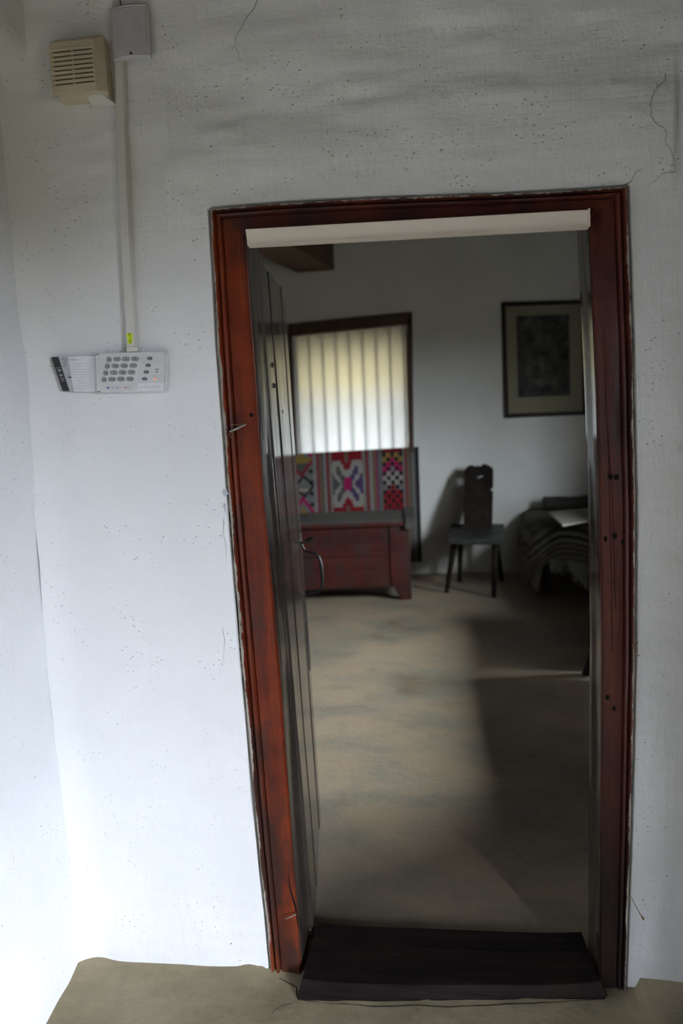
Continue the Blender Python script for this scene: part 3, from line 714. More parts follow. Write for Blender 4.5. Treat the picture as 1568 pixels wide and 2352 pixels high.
# white filler smear at its lower corner
m = MB(); P = [Y(a_, b_, -.03) for a_, b_ in ((201, 221), (240, 220), (262, 233), (230, 236), (196, 240), (203, 233))]
m.prism([(p[0], -.040 if i in (0, 1) else -.012, p[2]) for i, p in enumerate(P)], (0, -.0015, -.0015)); m.build('filler_smear', 'patch', sr, smooth=True)

# motion detector
mdx = empty('motion_detector'); tag(mdx, 'white plastic motion detector with a curved lens at the top of the trunking', 'detector')
yD = -.046; yB = -.029
dl_, dr_ = Y(257, 60, -.03), Y(344, 60, -.03); dz0, dz1 = Y(300, 131, -.045)[2], Y(300, 5, -.045)[2]
cx_ = (dl_[0] + dr_[0]) / 2; hw = (dr_[0] - dl_[0]) / 2
def arc(hw_, y0_, y1_, z, n=12, flat=.86):
    pts = [(cx_ - hw_, y0_, z)]
    for i in range(n + 1):
        t = -1 + 2 * i / n; pts.append((cx_ + hw_ * t * 1., lerp(y1_, y1_ + .010, abs(t) ** 2.4), z))
    pts.append((cx_ + hw_, y0_, z)); return pts
m = MB(); m.loft([arc(hw * .98, yB, yD + .004, dz0), arc(hw, yB, yD, dz0 + .003), arc(hw, yB, yD, dz1 - .004), arc(hw * .96, yB, yD + .006, dz1)]); m.build('housing', 'abs_grey', mdx, smooth=True)
lz0, lz1 = lerp(dz0, dz1, .18), lerp(dz0, dz1, .88)
def larc(z, off, f=.80): return [(cx_ + hw * t, lerp(yD, yD + .010, abs(t) ** 2.4) - off, z) for t in np.linspace(-f, f, 15)]
m = MB(); m.loft([larc(lz0, -.002), larc(lz0, .0018), larc(lz1, .0018), larc(lz1, -.002)], cap=False, closed=False)
k = m.build('lens', 'abs_grey', mdx, smooth=True)
for f in (.895, .935):
    m = MB(); z = lerp(dz0, dz1, f); m.tube(larc(z, .0006, .9), .0011, 5); m.build('top_ridge', 'abs_white', mdx)
for t in (-.80, .80):
    m = MB(); xx = cx_ + hw * t; yy = lerp(yD, yD + .010, .8 ** 2.4) - .002; m.tube([(xx, yy, lerp(dz0, dz1, .2)), (xx, yy, lerp(dz0, dz1, .66))], .0008, 5); m.build('lens_edge', 'paper', mdx)
m = MB(); pz = lerp(dz0, dz1, .07); m.prism([(cx_ + .002 - .004, yD - .0002, pz - .003), (cx_ + .002 + .004, yD - .0002, pz - .003), (cx_ + .002, yD - .0002, pz + .005)], (0, -.0006, 0)); m.build('triangle_mark', 'ink', mdx)

# alarm keypad
kp = empty('alarm_keypad'); tag(kp, 'white alarm keypad with grey oval keys and a pulled-out instruction card', 'keypad')
def P_(pts, y0, y1, name, mat, par=kp, bevel=.0):
    m = MB(); m.prism([Y(a, b, y0) for a, b in pts], (0, y1 - y0, 0)); return m.build(name, mat, par, bevel=bevel)
def zc(X, Yz): return (215 + X / 8.96, 790 + Yz / 8.96)
P_([(222, 813), (300, 810), (380, 807), (383, 826), (384, 850), (383, 880), (380, 900), (300, 902), (226, 902), (223, 860)], -.024, .004, 'back_shell', 'abs_white', bevel=.002)
P_([(218, 815), (219, 811), (300, 809), (378, 806), (379, 850), (377, 899), (300, 901), (221, 902), (220, 860)], -.029, -.02, 'front_cover', 'abs_white', bevel=.0015)
P_([zc(1068, 200), zc(1090, 188), zc(1440, 182), zc(1450, 500), zc(1448, 785), zc(922, 792), zc(990, 500)], -.0305, -.028, 'side_panel', 'abs_white', bevel=.0006)
P_([zc(918, 800), zc(1448, 794), zc(1446, 965), zc(880, 968)], -.0300, -.028, 'name_strip', 'paper', bevel=.0004)
for a, b in (((30, 190), (125, 245)), ((60, 965), (152, 1005))):
    P_([zc(a[0], a[1]), zc(b[0], a[1]), zc(b[0], b[1]), zc(a[0], b[1])], -.0300, -.028, 'slot_tab', 'abs_white', bevel=.0004)
    P_([zc(a[0] + 15, (a[1] + b[1]) / 2 - 8), zc(b[0] - 15, (a[1] + b[1]) / 2 - 10), zc(b[0] - 15, (a[1] + b[1]) / 2 + 4), zc(a[0] + 15, (a[1] + b[1]) / 2 + 6)], -.0305, -.028, 'slot', 'ink')
def key(X, Yz, w_, h_, mat, lab, sz):
    pts = []
    for q in np.linspace(0, 2 * PI, 25)[:-1]:
        c, s = math.cos(q), math.sin(q); e_ = .75
        pts.append(zc(X + w_ * math.copysign(abs(c) ** e_, c) + (-s) * 0, Yz + h_ * math.copysign(abs(s) ** e_, s)))
    b0_ = [Y(a, b, -.028) for a, b in pts]; m = MB(); c0 = Y(*zc(X, Yz), -.0315)
    top_ = [np.array([lerp(p[0], c0[0], .12), -.0322, lerp(p[2], c0[2], .12)]) for p in b0_]; mid_ = [np.array([p[0], -.0312, p[2]]) for p in b0_]
    m.loft([b0_, mid_, top_]); o = m.build('key', mat, kp, smooth=True)
    if lab: t = text('key_legend', lab, *zc(X, Yz), sz, -.0324, 'ink', o, bold=.5)
rows = [(315, 'h'), (455, 'h'), (595, 'h'), (730, 'h')]
def row(i, xs, labs, szs):
    for j, (x, l, s) in enumerate(zip(xs, labs, szs)):
        yy = (322, 460, 598, 735)[i] - (0, 6, 11, 14)[j] * 1.; key(x, yy, 47 if j == 0 else 72, 52 if j == 0 else 46, 'key', l, s)
row(0, (322, 488, 671, 855), ('O', '1', '2', '3'), (5, 5.6, 5.6, 5.6))
row(1, (288, 452, 636, 820), ('TBL', '4', '5', '6'), (2.8, 5.6, 5.6, 5.6))
row(2, (254, 419, 602, 785), ('MEM', '7', '8', '9'), (2.6, 5.6, 5.6, 5.6))
row(3, (220, 385, 567, 751), ('BYP', 'CLEAR', '0 [TYP]', 'ENTER'), (2.8, 2.8, 2.8, 2.8))
for x, y_, l in ((1161, 300, 'ARM'), (1127, 440, 'SLEEP'), (1091, 580, 'STAY'), (1056, 720, 'OFF')): key(x, y_, 56, 35, 'key_dark', l, 2.6)
text('name_lettering', 'P  A  R  A  D  O  X', *zc(1170, 885), 3.4, -.0309, 'ink_grey', kp).scale = (1.28, 1, 1)
P_([zc(272, 887), zc(308, 887), zc(308, 920), zc(272, 920)], -.0297, -.029, 'blue_square', 'blue')
P_([zc(632, 912), zc(668, 912), zc(650, 875)], -.0297, -.029, 'red_triangle', 'red')
m = MB(); T = [Y(*zc(*q), -.0294) for q in ((455, 918), (492, 918), (473, 880))]; m.tube(T + [T[0]], .0004, 4); m.build('triangle_outline', 'ink_grey', kp)
for x, s in ((362, '01 = 12'), (542, '08 = 16'), (715, '01 = 24')): text('small_print', s, *zc(x, 897), 2.2, -.0297, 'ink', kp)
P_([zc(1262, 508), zc(1340, 508), zc(1340, 536), zc(1262, 536)], -.0308, -.030, 'indicator_label', 'key')
P_([zc(1276, 566), zc(1316, 566), zc(1316, 584), zc(1276, 584)], -.0312, -.030, 'indicator_lamp', 'ink')
P_([zc(1238, 706), zc(1285, 704), zc(1285, 730), zc(1238, 732)], -.0312, -.030, 'indicator_lamp', 'led')['label'] = 'lit orange indicator lamp'
m = MB(); m.tube([Y(*zc(*q), -.0309) for q in ((1240, 665), (1248, 648), (1258, 655), (1264, 675), (1275, 676), (1283, 660))], .0004, 4); m.build('wave_mark', 'ink_grey', kp)
# pulled-out cards
def z2(X, Yz): return (90 + X / 4.9, 740 + Yz / 4.9)
P_([z2(215, 390), z2(335, 388), z2(400, 778), z2(340, 778)], -.0175, -.0165, 'grey_card', 'card_grey')
P_([z2(135, 393), z2(215, 391), z2(343, 775), z2(263, 775)], -.0175, -.0160, 'black_band', 'ink')
P_([z2(325, 386), z2(640, 382), z2(650, 780), z2(392, 785)], -.019, -.0178, 'zone_card', 'paper')
text('card_heading', 'Zone', *z2(375, 422), 3.6, -.0193, 'ink', kp)
text('small_print', 'list for user info', *z2(443, 421), 1.5, -.0193, 'ink_grey', kp)
for i in range(10):
    f = i / 9; y_ = 468 + f * 278; x0 = 362 + f * 62
    P_([z2(x0, y_), z2(548, y_ - 3), z2(548, y_ - 1), z2(x0, y_ + 2)], -.0193, -.0189, 'ruled_line', 'ink_grey')
    text('line_number', str(i + 1), *z2(x0 - 12, y_ - 3), 1.8, -.0193, 'ink', kp)
    for x in (572, 600):
        m = MB(); yy = 455 + f * 276; T = [Y(*z2(*q), -.0192) for q in ((x - 7, yy - 9), (x + 7, yy - 9), (x + 7, yy + 9), (x - 7, yy + 9))]; m.tube(T + [T[0]], .00022, 4); m.build('tick_box', 'ink_grey', kp)
text('small_print', 'Stay zone', *z2(593, 408), 1.5, -.0193, 'ink_grey', kp); text('small_print', 'Slow  Instant', *z2(593, 423), 1.4, -.0193, 'ink_grey', kp)
for i, s in enumerate(('ADD a NEW', '1. EXIT', '2. Master', '3. 1 Digit', '4. Pin + E')): text('small_print', s, *z2(286, 416 + i * 20), 2.0, -.0178, 'ink', kp)
for s, x, y_ in (('Press & hold', 215, 515), ('or', 233, 572), ('to enter the', 255, 628), ('desired', 262, 645), ('feature', 268, 662)): text('small_print', s, *z2(x, y_), 1.9, -.0178, 'paper', kp)
for x, y_, s in ((227, 543, 'CLEAR'), (246, 598, 'MEM')):
    pts = [z2(x + 24 * math.cos(q), y_ + 14 * math.sin(q)) for q in np.linspace(0, 2 * PI, 15)[:-1]]; P_(pts, -.0179, -.0172, 'printed_key', 'key_dark'); text('small_print', s, *z2(x, y_), 1.8, -.0181, 'paper', kp)
text('small_print', 'Bottom', *z2(330, 592), 2.0, -.0178, 'ink', kp); P_([z2(322, 612), z2(358, 612), z2(360, 626), z2(326, 626)], -.0179, -.0172, 'printed_key', 'ink'); 

# dried stalk behind the right side of the frame
m = MB(); m.tube([fpt(1441, 2055, -.02), fpt(1450, 2062, -.026), fpt(1459, 2080, -.032), fpt(1468, 2097, -.034), fpt(1474, 2107, -.034)], [.0007, .0008, .0009, .001, .0012], 6)
m.tube([fpt(1472, 2103, -.034), fpt(1477, 2111, -.034)], [.0014, .0032], 6)
tag(m.build('dried_stalk', 'straw', None, smooth=True), 'thin dried plant stalk sticking out low beside the right door jamb', 'stalk')
m = MB(); m.tube([fpt(1452, 1480, -.022), fpt(1456, 1492, -.024), fpt(1461, 1505, -.025), fpt(1471, 1507, -.025)], [.0006, .0009, .0016, .0008], 6)
m.tube([fpt(1453, 1478, -.022), fpt(1460, 1476, -.025), fpt(1466, 1475, -.026)], [.0005, .0005, .0009], 6)
tag(m.build('dried_stalk', 'straw', None, smooth=True), 'small curled brown plant scrap beside the right door jamb at mid height', 'stalk')

# ------------------------------------------------------------------ room things
# dowry chest
ch = empty('wooden_chest'); tag(ch, 'worn red-brown wooden chest with a grey lid standing under the far window', 'chest')
cyf = 4.078; CR = Y(948, 1200, cyf); cth = math.radians(3.0)
ctop = CR[2]; CX1 = Z(944, 1376, 0.)[0]; CX0 = CX1 - 1.12; 
def C(x, y, z):        # chest local: x from right side going left negative, y depth
    return (CX1 + x * math.cos(cth) - y * math.sin(cth), cyf + x * math.sin(cth) + y * math.cos(cth), z)
def cbox(x0, x1, y0, y1, z0, z1, name, mat, bev=.004, taper=0):
    m = MB(); m.hexa([C(x0 + taper, y0, z0), C(x1 - taper, y0, z0), C(x1 - taper, y1, z0), C(x0 + taper, y1, z0), C(x0, y0, z1), C(x1, y0, z1), C(x1, y1, z1), C(x0, y1, z1)]); return m.build(name, mat, ch, bevel=bev)
zbt = Y(800, 1350, cyf)[2]
cbox(-.97, -.155, .012, .03, zbt, ctop, 'front_panel', 'chest')
cbox(-.97, -.155, .004, .014, lerp(zbt, ctop, .50), lerp(zbt, ctop, .505), 'panel_groove', 'gap', 0)
for a_, b_ in ((-.155, .005), (-1.125, -.97)):       # stiles that run down into shaped feet
    m = MB(); lo = a_ if a_ > -.5 else b_; s_ = 1 if a_ > -.5 else -1
    x_in, x_out = (a_, b_) if a_ > -.5 else (b_, a_)
    pr = [C(x_in, 0, ctop), C(x_out, 0, ctop), C(x_out, 0, .0), C(x_out - s_ * .085, 0, .0), C(x_out - s_ * .10, 0, .03), C(x_in + s_ * .03, 0, .09), C(x_in + s_ * .012, 0, zbt + .02), C(x_in, 0, zbt + .05)]
    dv = np.array(C(0, .035, 0)) - np.array(C(0, 0, 0)); m.prism(pr, dv); m.build('foot_board', 'chest', ch, bevel=.004)
    pr2 = [tuple(np.array(q) + (np.array(C(0, .46, 0)) - np.array(C(0, 0, 0)))) for q in pr]; m = MB(); m.prism(pr2, dv); m.build('foot_board', 'dark_wood', ch, bevel=.004)
cbox(-.02, .0, .03, .47, zbt, ctop, 'side_panel', 'chest'); cbox(-1.12, -1.10, .03, .47, zbt, ctop, 'side_panel', 'chest')
cbox(-1.10, -.02, .45, .47, zbt, ctop, 'back_panel', 'dark_wood'); cbox(-1.10, -.02, .03, .45, zbt, zbt + .02, 'bottom_board', 'dark_wood')
lidz = Y(820, 1174, cyf + .25)[2]
m = MB(); sec = [(-.03, ctop + .004), (-.03, ctop + .03), (.10, lerp(ctop, lidz, .62)), (.235, lidz), (.27, lidz), (.40, lerp(ctop, lidz, .62)), (.50, ctop + .03), (.50, ctop + .004)]
m.loft([[C(x, y, z) for y, z in sec] for x in (-1.10, -.03)]); m.build('lid', 'lid', ch, bevel=.005)
for x in (-1.155, -.03):
    m = MB(); sec2 = [(-.04, ctop - .05), (-.05, ctop + .04), (.09, lerp(ctop, lidz, .75)), (.235, lidz + .02), (.27, lidz + .02), (.41, lerp(ctop, lidz, .75)), (.52, ctop + .04), (.51, ctop - .05), (.44, ctop + .003), (.03, ctop + .003)]
    m.loft([[C(x, y, z) for y, z in sec2], [C(x + (.055 if x < -.5 else .085), y, z) for y, z in sec2]]); m.build('lid_end', 'lid', ch, bevel=.006)
cbox(-1.10, -.03, -.035, -.022, ctop - .018, ctop + .012, 'lid_rail', 'chest')

# woven wall rug behind the chest
def rugcol(X, Yz):
    cells = .01
    red = (.33, .02, .03); mag = (.50, .02, .13); wht = (.46, .42, .37); gry = (.25, .24, .23); blk = (.025, .022, .02); tan = (.24, .17, .11); pur = (.11, .07, .17); gold = (.38, .25, .06); dgr = (.13, .125, .12)
    Yp = (Yz - 465) % 700; Yp = Yp if Yp < 350 else Yp - 700; Yz2 = Yp + 465
    zig = ((X * .9 + abs(((Yz / 22.) % 2) - 1) * 26) % 44) < 20
    if X < 60 or 60 <= X < 268:
        v1 = Yz2 - (335 - abs(X - 122) * 1.25); v2 = Yz2 - (620 + abs(X - 127) * 1.45)
        if abs(v1) < 30: return (.30, .03, .05)
        if abs(v2) < 34: return mag
        if v1 < -30: return gold if Yz2 < 185 else dgr
        if v2 > 110: return gold if v2 < 190 else pur
        if v2 > 34: return gry
        if 80 < X < 205 and 498 < Yz2 < 532: return (.50, .42, .32)
        st = (abs(X - 150) * 1.1 + abs(Yz2 - 470) ) 
        if 105 < st < 150 and X > 70: return blk
        if X > 215 and (int(Yz2 / 45) % 3 == 0): return blk
        return gry
    if X < 310: return gry if (int(X / 14) + int(Yz / 14)) % 2 else wht
    if X < 340: return (.36, .03, .08)
    if X < 385: return tan
    if X < 400: return dgr
    if X < 418: return wht
    if X < 432: return gry
    if X < 456: return red
    if X < 497: return wht if zig else dgr
    if X < 862:
        dx = abs(X - 677); dy = abs(Yz2 - 465); i = int(dx / 22) * 22 + 11; j = int(dy / 24) * 24 + 12; half = dgr if X < 677 else pur
        if dx < 45 and dy < 82: return mag
        if i > 95 and j < (i - 75) * .95: return half
        a = j - 1.75 * (i - 15)
        if abs(a) < 62 and j < 225 and i < 135: return half
        if a >= 62 and a < 165 and i < 165 and j < 300: return wht if not (i < 25 and j > 190) else red
        if j <= 290 and i > 40 and -150 < a <= -62: return wht
        if j > 200 and i > 120 and j < 265 and i < 180: return wht
        if i < 45 and j < 150: return dgr
        if i > 60 and j < 130: return wht if i < 110 else half
        if j < 285 and i > 65 and i < 175: return wht
        if i < 22 and j > 270: return tan
        return red
    if X < 905: return wht if zig else dgr
    if X < 937: return red
    if X < 958: return gry
    if X < 975: return wht
    if X < 1020: return tan
    if X < 1038: return (.42, .03, .13)
    if X < 1052: return pur
    if X < 1100: return gry if (int(X / 12) + int(Yz / 13)) % 2 else dgr
    if X < 1342:
        i = int((X - 1100) / 48.4); j = int((Yz2 - 110) / 56); ex = ((X - 1100) / 48.4 % 1 - .5); ey = ((Yz2 - 110) / 56 % 1 - .5)
        if (i + j) % 2 == 1 - 1 and ex * ex + ey * ey < .24: return blk
        c = abs(i - 2)
        if j <= 0: return gold
        if 1 <= j - c * 1.0 <= 2 or (j - c) == 1: return mag
        if j == 1: return gold
        if j <= 3: return gry
        if j <= 7 and j - c < 7: return wht if j < 7 else gry
        return red
    if X < 1368: return gry
    if X < 1412: return (.30, .05, .06) if X < 1392 else tan
    if X < 1440: return tan if X < 1430 else dgr
    if X < 1478: return gry
    if X < 1500: return dgr
    return blk
yr = WY - .03
RT = Y(964, 1026, yr); RBt = .12; x_of = lambda X: Y(670 + X / 5.227, 1110, yr)[0]
xa, xb = x_of(-120), x_of(1532); pitch_ = .0068; nx = int((xb - xa) / pitch_); nzr = int((RT[2] - RBt) / pitch_)
Xs = [-120 + (i + .5) / nx * 1652 for i in range(nx)]; zpx = 1.0 / (5.227 * F / (yr - CAM[1]))
z_at130 = Y(820, 1020 + 130 / 5.227, yr)[2]
cols = []
for j in range(nzr):
    zc_ = RBt + (j + .5) / nzr * (RT[2] - RBt); Yz_ = 130 + (z_at130 - zc_) / zpx
    for X in Xs: cols.append(rugcol(X, Yz_))
m = MB(); m.grid(lambda u, v: (lerp(xa, xb, u), yr + .006 * math.sin(u * 9) + .004 * nz(u * 4, v * 3, 0, 2) - .004, lerp(RBt, RT[2], v) - .022 * (1 - u) * v), nx, nzr)
rg = m.build('wall_rug', 'woven', None, smooth=True, auto=False); setcol(rg, [tuple(q * .72 for q in c) for c in cols])
md = rg.modifiers.new('solid', 'SOLIDIFY'); md.thickness = .006; md.offset = 1
tag(rg, 'woven wool rug with red, magenta and white geometric bands hanging below the far window', 'rug')

# plank chair
cr_ = empty('plank_chair'); tag(cr_, 'dark wooden plank chair with splayed legs and carved backrest against the far wall', 'chair')
sz = .475; fl_, fr_, bl2, br2 = Z(1027, 1239, sz), Z(1155, 1240, sz), Z(1036, 1203, sz), Z(1157, 1203, sz)
m = MB(); S = [fl_, fr_, br2, bl2]; m.prism([tuple(q) for q in S], (0, 0, -.040)); m.build('seat', 'seat_wood', cr_, bevel=.006)
for (tp, ft, rr) in (((.12, .10), (1025, 1360), 1), ((.86, .10), (1134, 1371), 1), ((.20, .80), (1055, 1335), 1), ((.82, .80), (1152, 1334), 1)):
    tt = lerp(lerp(fl_, fr_, tp[0]), lerp(bl2, br2, tp[0]), tp[1]); tt = tt - np.array([0, 0, .035]); g_ = Z(*ft, 0.); g_[2] = -.003
    m = MB(); m.tube([tt, lerp(tt, g_, .5), g_], [.026, .023, .019], 8); m.build('leg', 'dark_wood', cr_, smooth=True)
yb0, yb1 = 4.60, 4.93
def bk(px, t): # backrest board plane, leaning back
    return None
bb = Y(1064, 1215, yb0); bR = Y(1133, 1215, yb0)
ztop = Y(1098, 1068, yb1)[2]
xl0, xl1 = Y(1064, 1215, yb0)[0], Y(1066, 1085, yb1)[0]; xr0, xr1 = Y(1130, 1215, yb0)[0], Y(1133, 1085, yb1)[0]
def bp(u, h): # u 0..1 , h 0..1
    return np.array([lerp(lerp(xl0, xl1, h), lerp(xr0, xr1, h), u), lerp(yb0, yb1, h), lerp(sz - .01, ztop, h)])
left = [(0, 0), (0, .30), (0, .50), (.0, .52), (0, .76), (.0, .86), (.05, .91)]
topo = [(.05, .93), (.10, .965), (.18, .985), (.27, .99), (.34, .975), (.40, .965), (.46, .985), (.52, .965), (.58, .975), (.66, 1.0), (.76, 1.0), (.80, .975), (.86, .985), (.90, .955), (.95, .95)]
right_ = [(1, .90), (1, .64), (.97, .635), (.92, .62), (.93, .585), (1, .575), (1, 0)]
outline = left + topo + right_
# board with a real slot: built as two halves around the hole
hole = [(.30, .80), (.36, .825), (.44, .83), (.52, .835), (.62, .84), (.70, .84), (.66, .815), (.58, .795), (.46, .775), (.36, .775)]
import bmesh
def board_with_hole(name, outl, hol, fn, thick, mat, par):
    bm = bmesh.new(); vo = [bm.verts.new(fn(*q)) for q in outl]; vh = [bm.verts.new(fn(*q)) for q in hol]
    eo = [bm.edges.new((vo[i], vo[(i + 1) % len(vo)])) for i in range(len(vo))]; eh = [bm.edges.new((vh[i], vh[(i + 1) % len(vh)])) for i in range(len(vh))]
    bmesh.ops.triangle_fill(bm, use_beauty=True, use_dissolve=False, edges=eo + eh)
    me = bpy.data.meshes.new(name); bm.to_mesh(me); bm.free(); o = bpy.data.objects.new(name, me); col.objects.link(o); me.materials.append(Mt[mat])
    md = o.modifiers.new('s', 'SOLIDIFY'); md.thickness = thick; md.offset = 0; o.parent = par; return o
board_with_hole('backrest', outline, hole, bp, .026, 'dark_wood', cr_)

# framed engraving
pf = empty('framed_picture'); tag(pf, 'dark framed engraving with cream mount hanging on the far wall', 'picture')
yp0 = WY - .035
PT = dict(tl=(1151, 694), tr=(1343, 689), br=(1347, 953), bl=(1159, 960))
def pp(px, py, y): return Y(px, py, y)
def ringboard(a, b, name):     # a,b outer pts; inner pts
    m = MB(); m.prism([pp(*a[0], yp0), pp(*a[1], yp0), pp(*b[1], yp0), pp(*b[0], yp0)], (0, .028, 0)); return m.build(name, 'pic_frame', pf, bevel=.003)
ins = dict(tl=(1160, 703), tr=(1335, 698), br=(1338, 944), bl=(1168, 950))
for a_, b_ in (('tl', 'tr'), ('tr', 'br'), ('br', 'bl'), ('bl', 'tl')): ringboard((PT[a_], PT[b_]), (ins[a_], ins[b_]), 'frame_bar')
m = MB(); m.prism([pp(*ins[q], yp0 + .012) for q in ('tl', 'tr', 'br', 'bl')], (0, .014, 0)); m.build('mount_board', 'mat_board', pf)
pr_ = dict(tl=(1185, 726), tr=(1306, 722), br=(1310, 908), bl=(1190, 913)); c4 = {q: pp(*pr_[q], yp0 + .0105) for q in pr_}
NX, NY = 90, 130; cols = []
for j in range(NY):
    for i in range(NX):
        u, v = (i + .5) / NX, (j + .5) / NY
        b_ = .10 + .07 * nz(u * 3.1, v * 4.2, 1, 2) + .05 * nz(u * 9, v * 12, 2, 1.5) + .04 * nz(u * 30, v * 30, 5)
        b_ += .10 * math.exp(-((u - .25) ** 2 / .02 + (v - .9) ** 2 / .006)) * 1.0 + .12 * math.exp(-((u - .5) ** 2 / .08 + (v - .18) ** 2 / .002))
        b_ += .10 * math.exp(-((u - .22) ** 2 / .004 + (v - .36) ** 2 / .012)) + .09 * math.exp(-((u - .46) ** 2 / .003 + (v - .38) ** 2 / .008)) + .06 * math.exp(-((u - .55) ** 2 / .02 + (v - .7) ** 2 / .01))
        b_ -= .05 * math.exp(-((u - .5) ** 2 / .15 + (v - .08) ** 2 / .002)) + .05 * math.exp(-((u - .9) ** 2 / .01 + (v - .45) ** 2 / .02))
        b_ = max(.02, b_) * .55; cols.append((b_, b_ * .98, b_ * .85))
m = MB(); m.grid(lambda u, v: lerp(lerp(c4['bl'], c4['br'], u), lerp(c4['tl'], c4['tr'], u), v), NX, NY); o = m.build('engraving', 'print', pf); setcol(o, cols)

# low bed with a striped wool blanket, linen cloth on it
bed = empty('wooden_bed'); tag(bed, 'low dark wooden bed in the right corner, mostly hidden by the striped blanket', 'bed')
BX0, BX1, BY0, BY1, BZ = .86, 2.05, 4.25, 5.00, .50
m = MB(); m.box(BX0, BX1, BY0, BY1, BZ - .09, BZ - .01); m.build('bed_board', 'dark_wood', bed, bevel=.01)
for x in (BX0 + .05, BX1 - .08):
    for y in (BY0 + .05, BY1 - .08): m = MB(); m.hexa([(x - .025, y - .025, -.004), (x + .025, y - .025, -.004), (x + .025, y + .025, -.004), (x - .025, y + .025, -.004), (x - .035, y - .035, BZ - .08), (x + .035, y - .035, BZ - .08), (x + .035, y + .035, BZ - .08), (x - .035, y + .035, BZ - .08)]); m.build('leg', 'dark_wood', bed, bevel=.004)
bott = [(1196, 1330), (1212, 1345), (1236, 1364), (1243, 1302), (1262, 1286), (1285, 1290), (1302, 1293), (1312, 1318), (1330, 1335), (1350, 1345), (1372, 1350), (1400, 1350)]
bpx = [Y(a_, b_, BY0 - .05) for a_, b_ in bott]; bxs = [p[0] for p in bpx]; bzs = [max(.012, p[2]) for p in bpx]
xl_, xr_ = BX0 - .07, BX1 + .02; FY = BY0 - .045
def blank(u, v):
    # v 0 back .. .35 front edge .. 1 hem ; u from left (with side skirt) to right
    x = lerp(xl_, xr_, u); 
    if v < .35:
        t = v / .35; y = lerp(BY1, FY + .03, t); z = BZ + .030 + .06 * (1 - t) ** 2 + .012 * nz(x * 3, y * 3, 2)
    else:
        t = (v - .35) / .65; hem = float(np.interp(x, bxs, bzs)); z = lerp(BZ + .025, hem, t) ; z -= .012 * math.sin(PI * t) * 0
        y = FY + .030 * (1 - min(1, t * 6)) ** 2 - .030 * t + .020 * math.sin(x * 19 + 1.0) * t + .014 * nz(x * 7, t * 3, 3)
    # rounding of the left corner
    c = max(0., 1 - (x - xl_) / .12); z -= .05 * c * c * (1 if v < .5 else 0) * 1.; 
    if v >= .35: y += .10 * c * c; x += -.03 * math.sin(PI * min(1, (v - .35) / .65)) * c
    return (x, y, z)
NU, NV = 110, 90; cols = []
def stripe(s):
    tb = [(-9, -.04, (.16, .15, .135)), (-.04, .00, (.055, .05, .045)), (.00, .030, (.17, .16, .14)), (.030, .055, (.035, .03, .027)), (.055, .085, (.16, .15, .13)), (.085, .10, (.06, .05, .045)), (.10, .125, (.13, .12, .105)), (.125, .14, (.07, .055, .045)),
          (.14, .17, (.12, .11, .095)), (.17, .185, (.065, .05, .042)), (.185, .215, (.13, .12, .10)), (.215, .23, (.075, .06, .05)), (.23, 9, (.19, .175, .145))]
    for a_, b_, c in tb:
        if a_ <= s < b_: return tuple(q * 1.5 for q in c)
    return (.2, .2, .2)
for j in range(NV):
    for i in range(NU):
        p = blank((i + .5) / NU, (j + .5) / NV); v = (j + .5) / NV
        if v < .35: cols.append((.16, .145, .125) if int(p[1] * 26) % 3 else (.06, .055, .048)); continue
        arch = .50 - 1.15 * (p[0] - 1.03) ** 2 if p[0] > 1.03 else .50 - 2.6 * (p[0] - 1.03) ** 2
        cols.append(stripe(arch - p[2]))
m = MB(); m.grid(blank, NU, NV); bk_ = empty('striped_blanket'); tag(bk_, 'grey and brown striped wool blanket with fringe draped over the low bed', 'blanket')
o = m.build('blanket_cloth', 'rug', bk_, smooth=True, auto=False); 
# colours must be set before normals are flipped: faces keep their order
setcol(o, cols); md = o.modifiers.new('s', 'SOLIDIFY'); md.thickness = .010; md.offset = 1
# left side skirt
m = MB(); m.grid(lambda u, v: (xl_ - .03 * math.sin(PI * v) + .012 * math.sin(u * 14), lerp(FY + .08, BY1, u), lerp(BZ - .02, .05 + .08 * u, v)), 20, 16); o = m.build('side_drop', 'rug', bk_, smooth=True, auto=False)
setcol(o, [stripe(.015 + .43 * ((j + .5) / 16)) for j in range(16) for i in range(20)]); md = o.modifiers.new('s', 'SOLIDIFY'); md.thickness = .008
# fringe tassels
for i, px in enumerate(list(range(1262, 1294, 4)) + [1201, 1207, 1214, 1221, 1229, 1317, 1323, 1330, 1338, 1346]):
    a_ = Y(px, 1290, FY - .02); hz = float(np.interp(a_[0], bxs, bzs)) + .02; ln = (.10 + .03 * math.sin(i * 2.1)) if px < 1300 and px > 1240 else .06
    ln = min(ln, hz - .012) if hz - .012 > .02 else .02; m = MB(); yy = FY - .045 + .01 * math.sin(i)
    yy = blank((a_[0] - xl_) / (xr_ - xl_), 1.)[1]
    m.tube([(a_[0], yy, hz), (a_[0] + .006 * math.sin(i * 1.7), yy - .006, hz - ln * .6), (a_[0] + .01 * math.sin(i * 1.3), yy - .004, hz - ln)], [.009, .008, .004], 6); m.build('tassel', 'linen', bk_, smooth=True)
zL = BZ + .115
m = MB(); P = [Z(1258, 1181, zL), Z(1300, 1176, zL), Z(1385, 1170, zL), Z(1400, 1196, zL), Z(1335, 1203, zL), Z(1291, 1211, zL)]
m.prism(P, (0, 0, .018)); tag(m.build('linen_cloth', 'linen', None, bevel=.006), 'folded off-white linen cloth lying on the striped blanket', 'cloth')
m = MB(); ring = []
for i in range(15):
    t = i / 14; x = lerp(.98, 2.0, t); r2 = .055 + .008 * nz(x * 6, 1)
    ring.append([(x, 4.90 + r2 * 1.3 * math.cos(q), BZ + .150 + r2 * math.sin(q) + .006 * nz(x * 9, q)) for q in np.linspace(0, 2 * PI, 13)[:-1]])
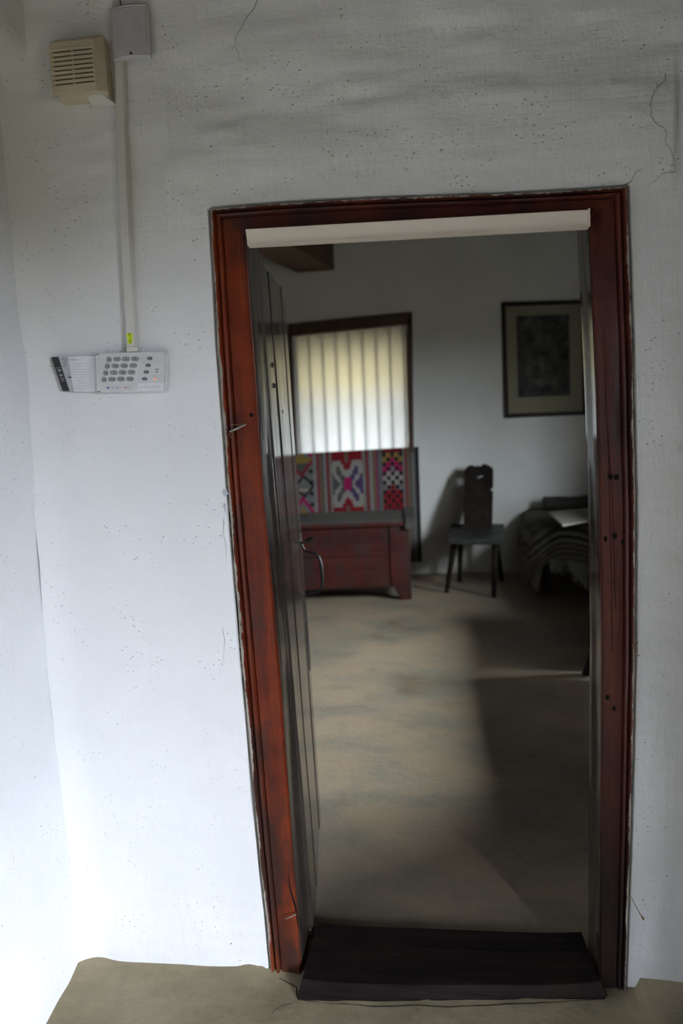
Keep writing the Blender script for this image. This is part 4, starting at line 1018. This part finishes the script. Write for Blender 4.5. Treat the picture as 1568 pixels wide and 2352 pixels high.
m.loft(ring); tag(m.build('rolled_blanket', 'dark_wool', None, smooth=True), 'dark rolled blanket along the back of the bed by the far wall', 'blanket')

# table whose splayed leg shows beside the right jamb
tb = empty('side_table'); tag(tb, 'dark wooden table beside the door jamb, only its splayed leg in view', 'table')
TX0, TX1, TY0, TY1, TZ = 1.00, 1.78, 1.17, 2.285, .74
m = MB(); m.box(TX0, TX1, TY0, TY1, TZ - .035, TZ); m.build('table_top', 'dark_wood', tb, bevel=.005)
m = MB(); m.box(TX0 + .08, TX1 - .08, TY0 + .08, TY1 - .08, TZ - .12, TZ - .034); m.build('apron', 'dark_wood', tb, bevel=.003)
lf = Z(1347, 1549, 0.)
for x, y, fx, fy in ((TX0 + .06, TY1 - .06, lf[0], lf[1]), (TX1 - .06, TY1 - .06, TX1 + .1, lf[1]), (TX0 + .06, TY0 + .06, lf[0], TY0 + .05), (TX1 - .06, TY0 + .06, TX1 + .1, TY0 + .05)):
    r_a, r_b = .032, .024; m = MB(); m.hexa([(fx - r_b, fy - r_b, -.003), (fx + r_b, fy - r_b, -.003), (fx + r_b, fy + r_b, -.003), (fx - r_b, fy + r_b, -.003), (x - r_a, y - r_a, TZ - .03), (x + r_a, y - r_a, TZ - .03), (x + r_a, y + r_a, TZ - .03), (x - r_a, y + r_a, TZ - .03)]); m.build('leg', 'dark_wood', tb, bevel=.004)

# added unseen stove behind the right jamb, shading the floor near the threshold
st = empty('added_stove'); tag(st, 'added squat plastered stove, unseen right of the door, shading the floor near the threshold', 'stove')
m = MB(); m.box(.78, 1.75, .50, 1.12, -.004, .95); m.build('added_stove_body', 'plaster_room', st, bevel=.02)
m = MB(); m.box(.74, 1.79, .48, 1.16, .95, 1.01); m.build('added_stove_slab', 'dark_wood', st, bevel=.01)
m = MB(); m.loft([[(.84, .52, 1.01), (1.65, .52, 1.01), (1.65, 1.05, 1.01), (.84, 1.05, 1.01)], [(.90, .52, 1.75), (1.55, .52, 1.75), (1.55, .98, 1.75), (.90, .98, 1.75)], [(1.0, .52, HZ), (1.4, .52, HZ), (1.4, .86, HZ), (1.0, .86, HZ)]]); m.build('added_stove_hood', 'plaster_room', st, bevel=.02)

# added tall bench, unseen behind the jamb, keeping the right part of the floor shaded
sb = empty('added_bench'); tag(sb, 'added dark tall bench along the right wall, unseen, shading the right part of the floor', 'bench')
m = MB(); m.box(1.34, 1.90, 3.02, 4.00, .06, .78); m.build('added_bench_body', 'dark_wood', sb, bevel=.008)
m = MB(); m.box(1.31, 1.93, 2.99, 4.03, .78, .82); m.build('added_bench_lid', 'dark_wood', sb, bevel=.006)
for x in (1.36, 1.80):
    for y in (3.04, 3.90): m = MB(); m.box(x, x + .08, y, y + .08, -.004, .06); m.build('foot', 'dark_wood', sb)

bx = empty('added_box'); tag(bx, 'added dark lidded box, unseen, blocking light between the table and the bench', 'box')  # added unseen box, closes the light gap between table and bench
m = MB(); m.box(1.08, 1.84, 2.325, 2.94, -.004, .76); m.build('added_box_body', 'dark_wood', bx, bevel=.006)
m = MB(); m.box(1.08, 1.84, 2.312, 2.955, .76, .79); m.build('added_box_lid', 'dark_wood', bx, bevel=.005)
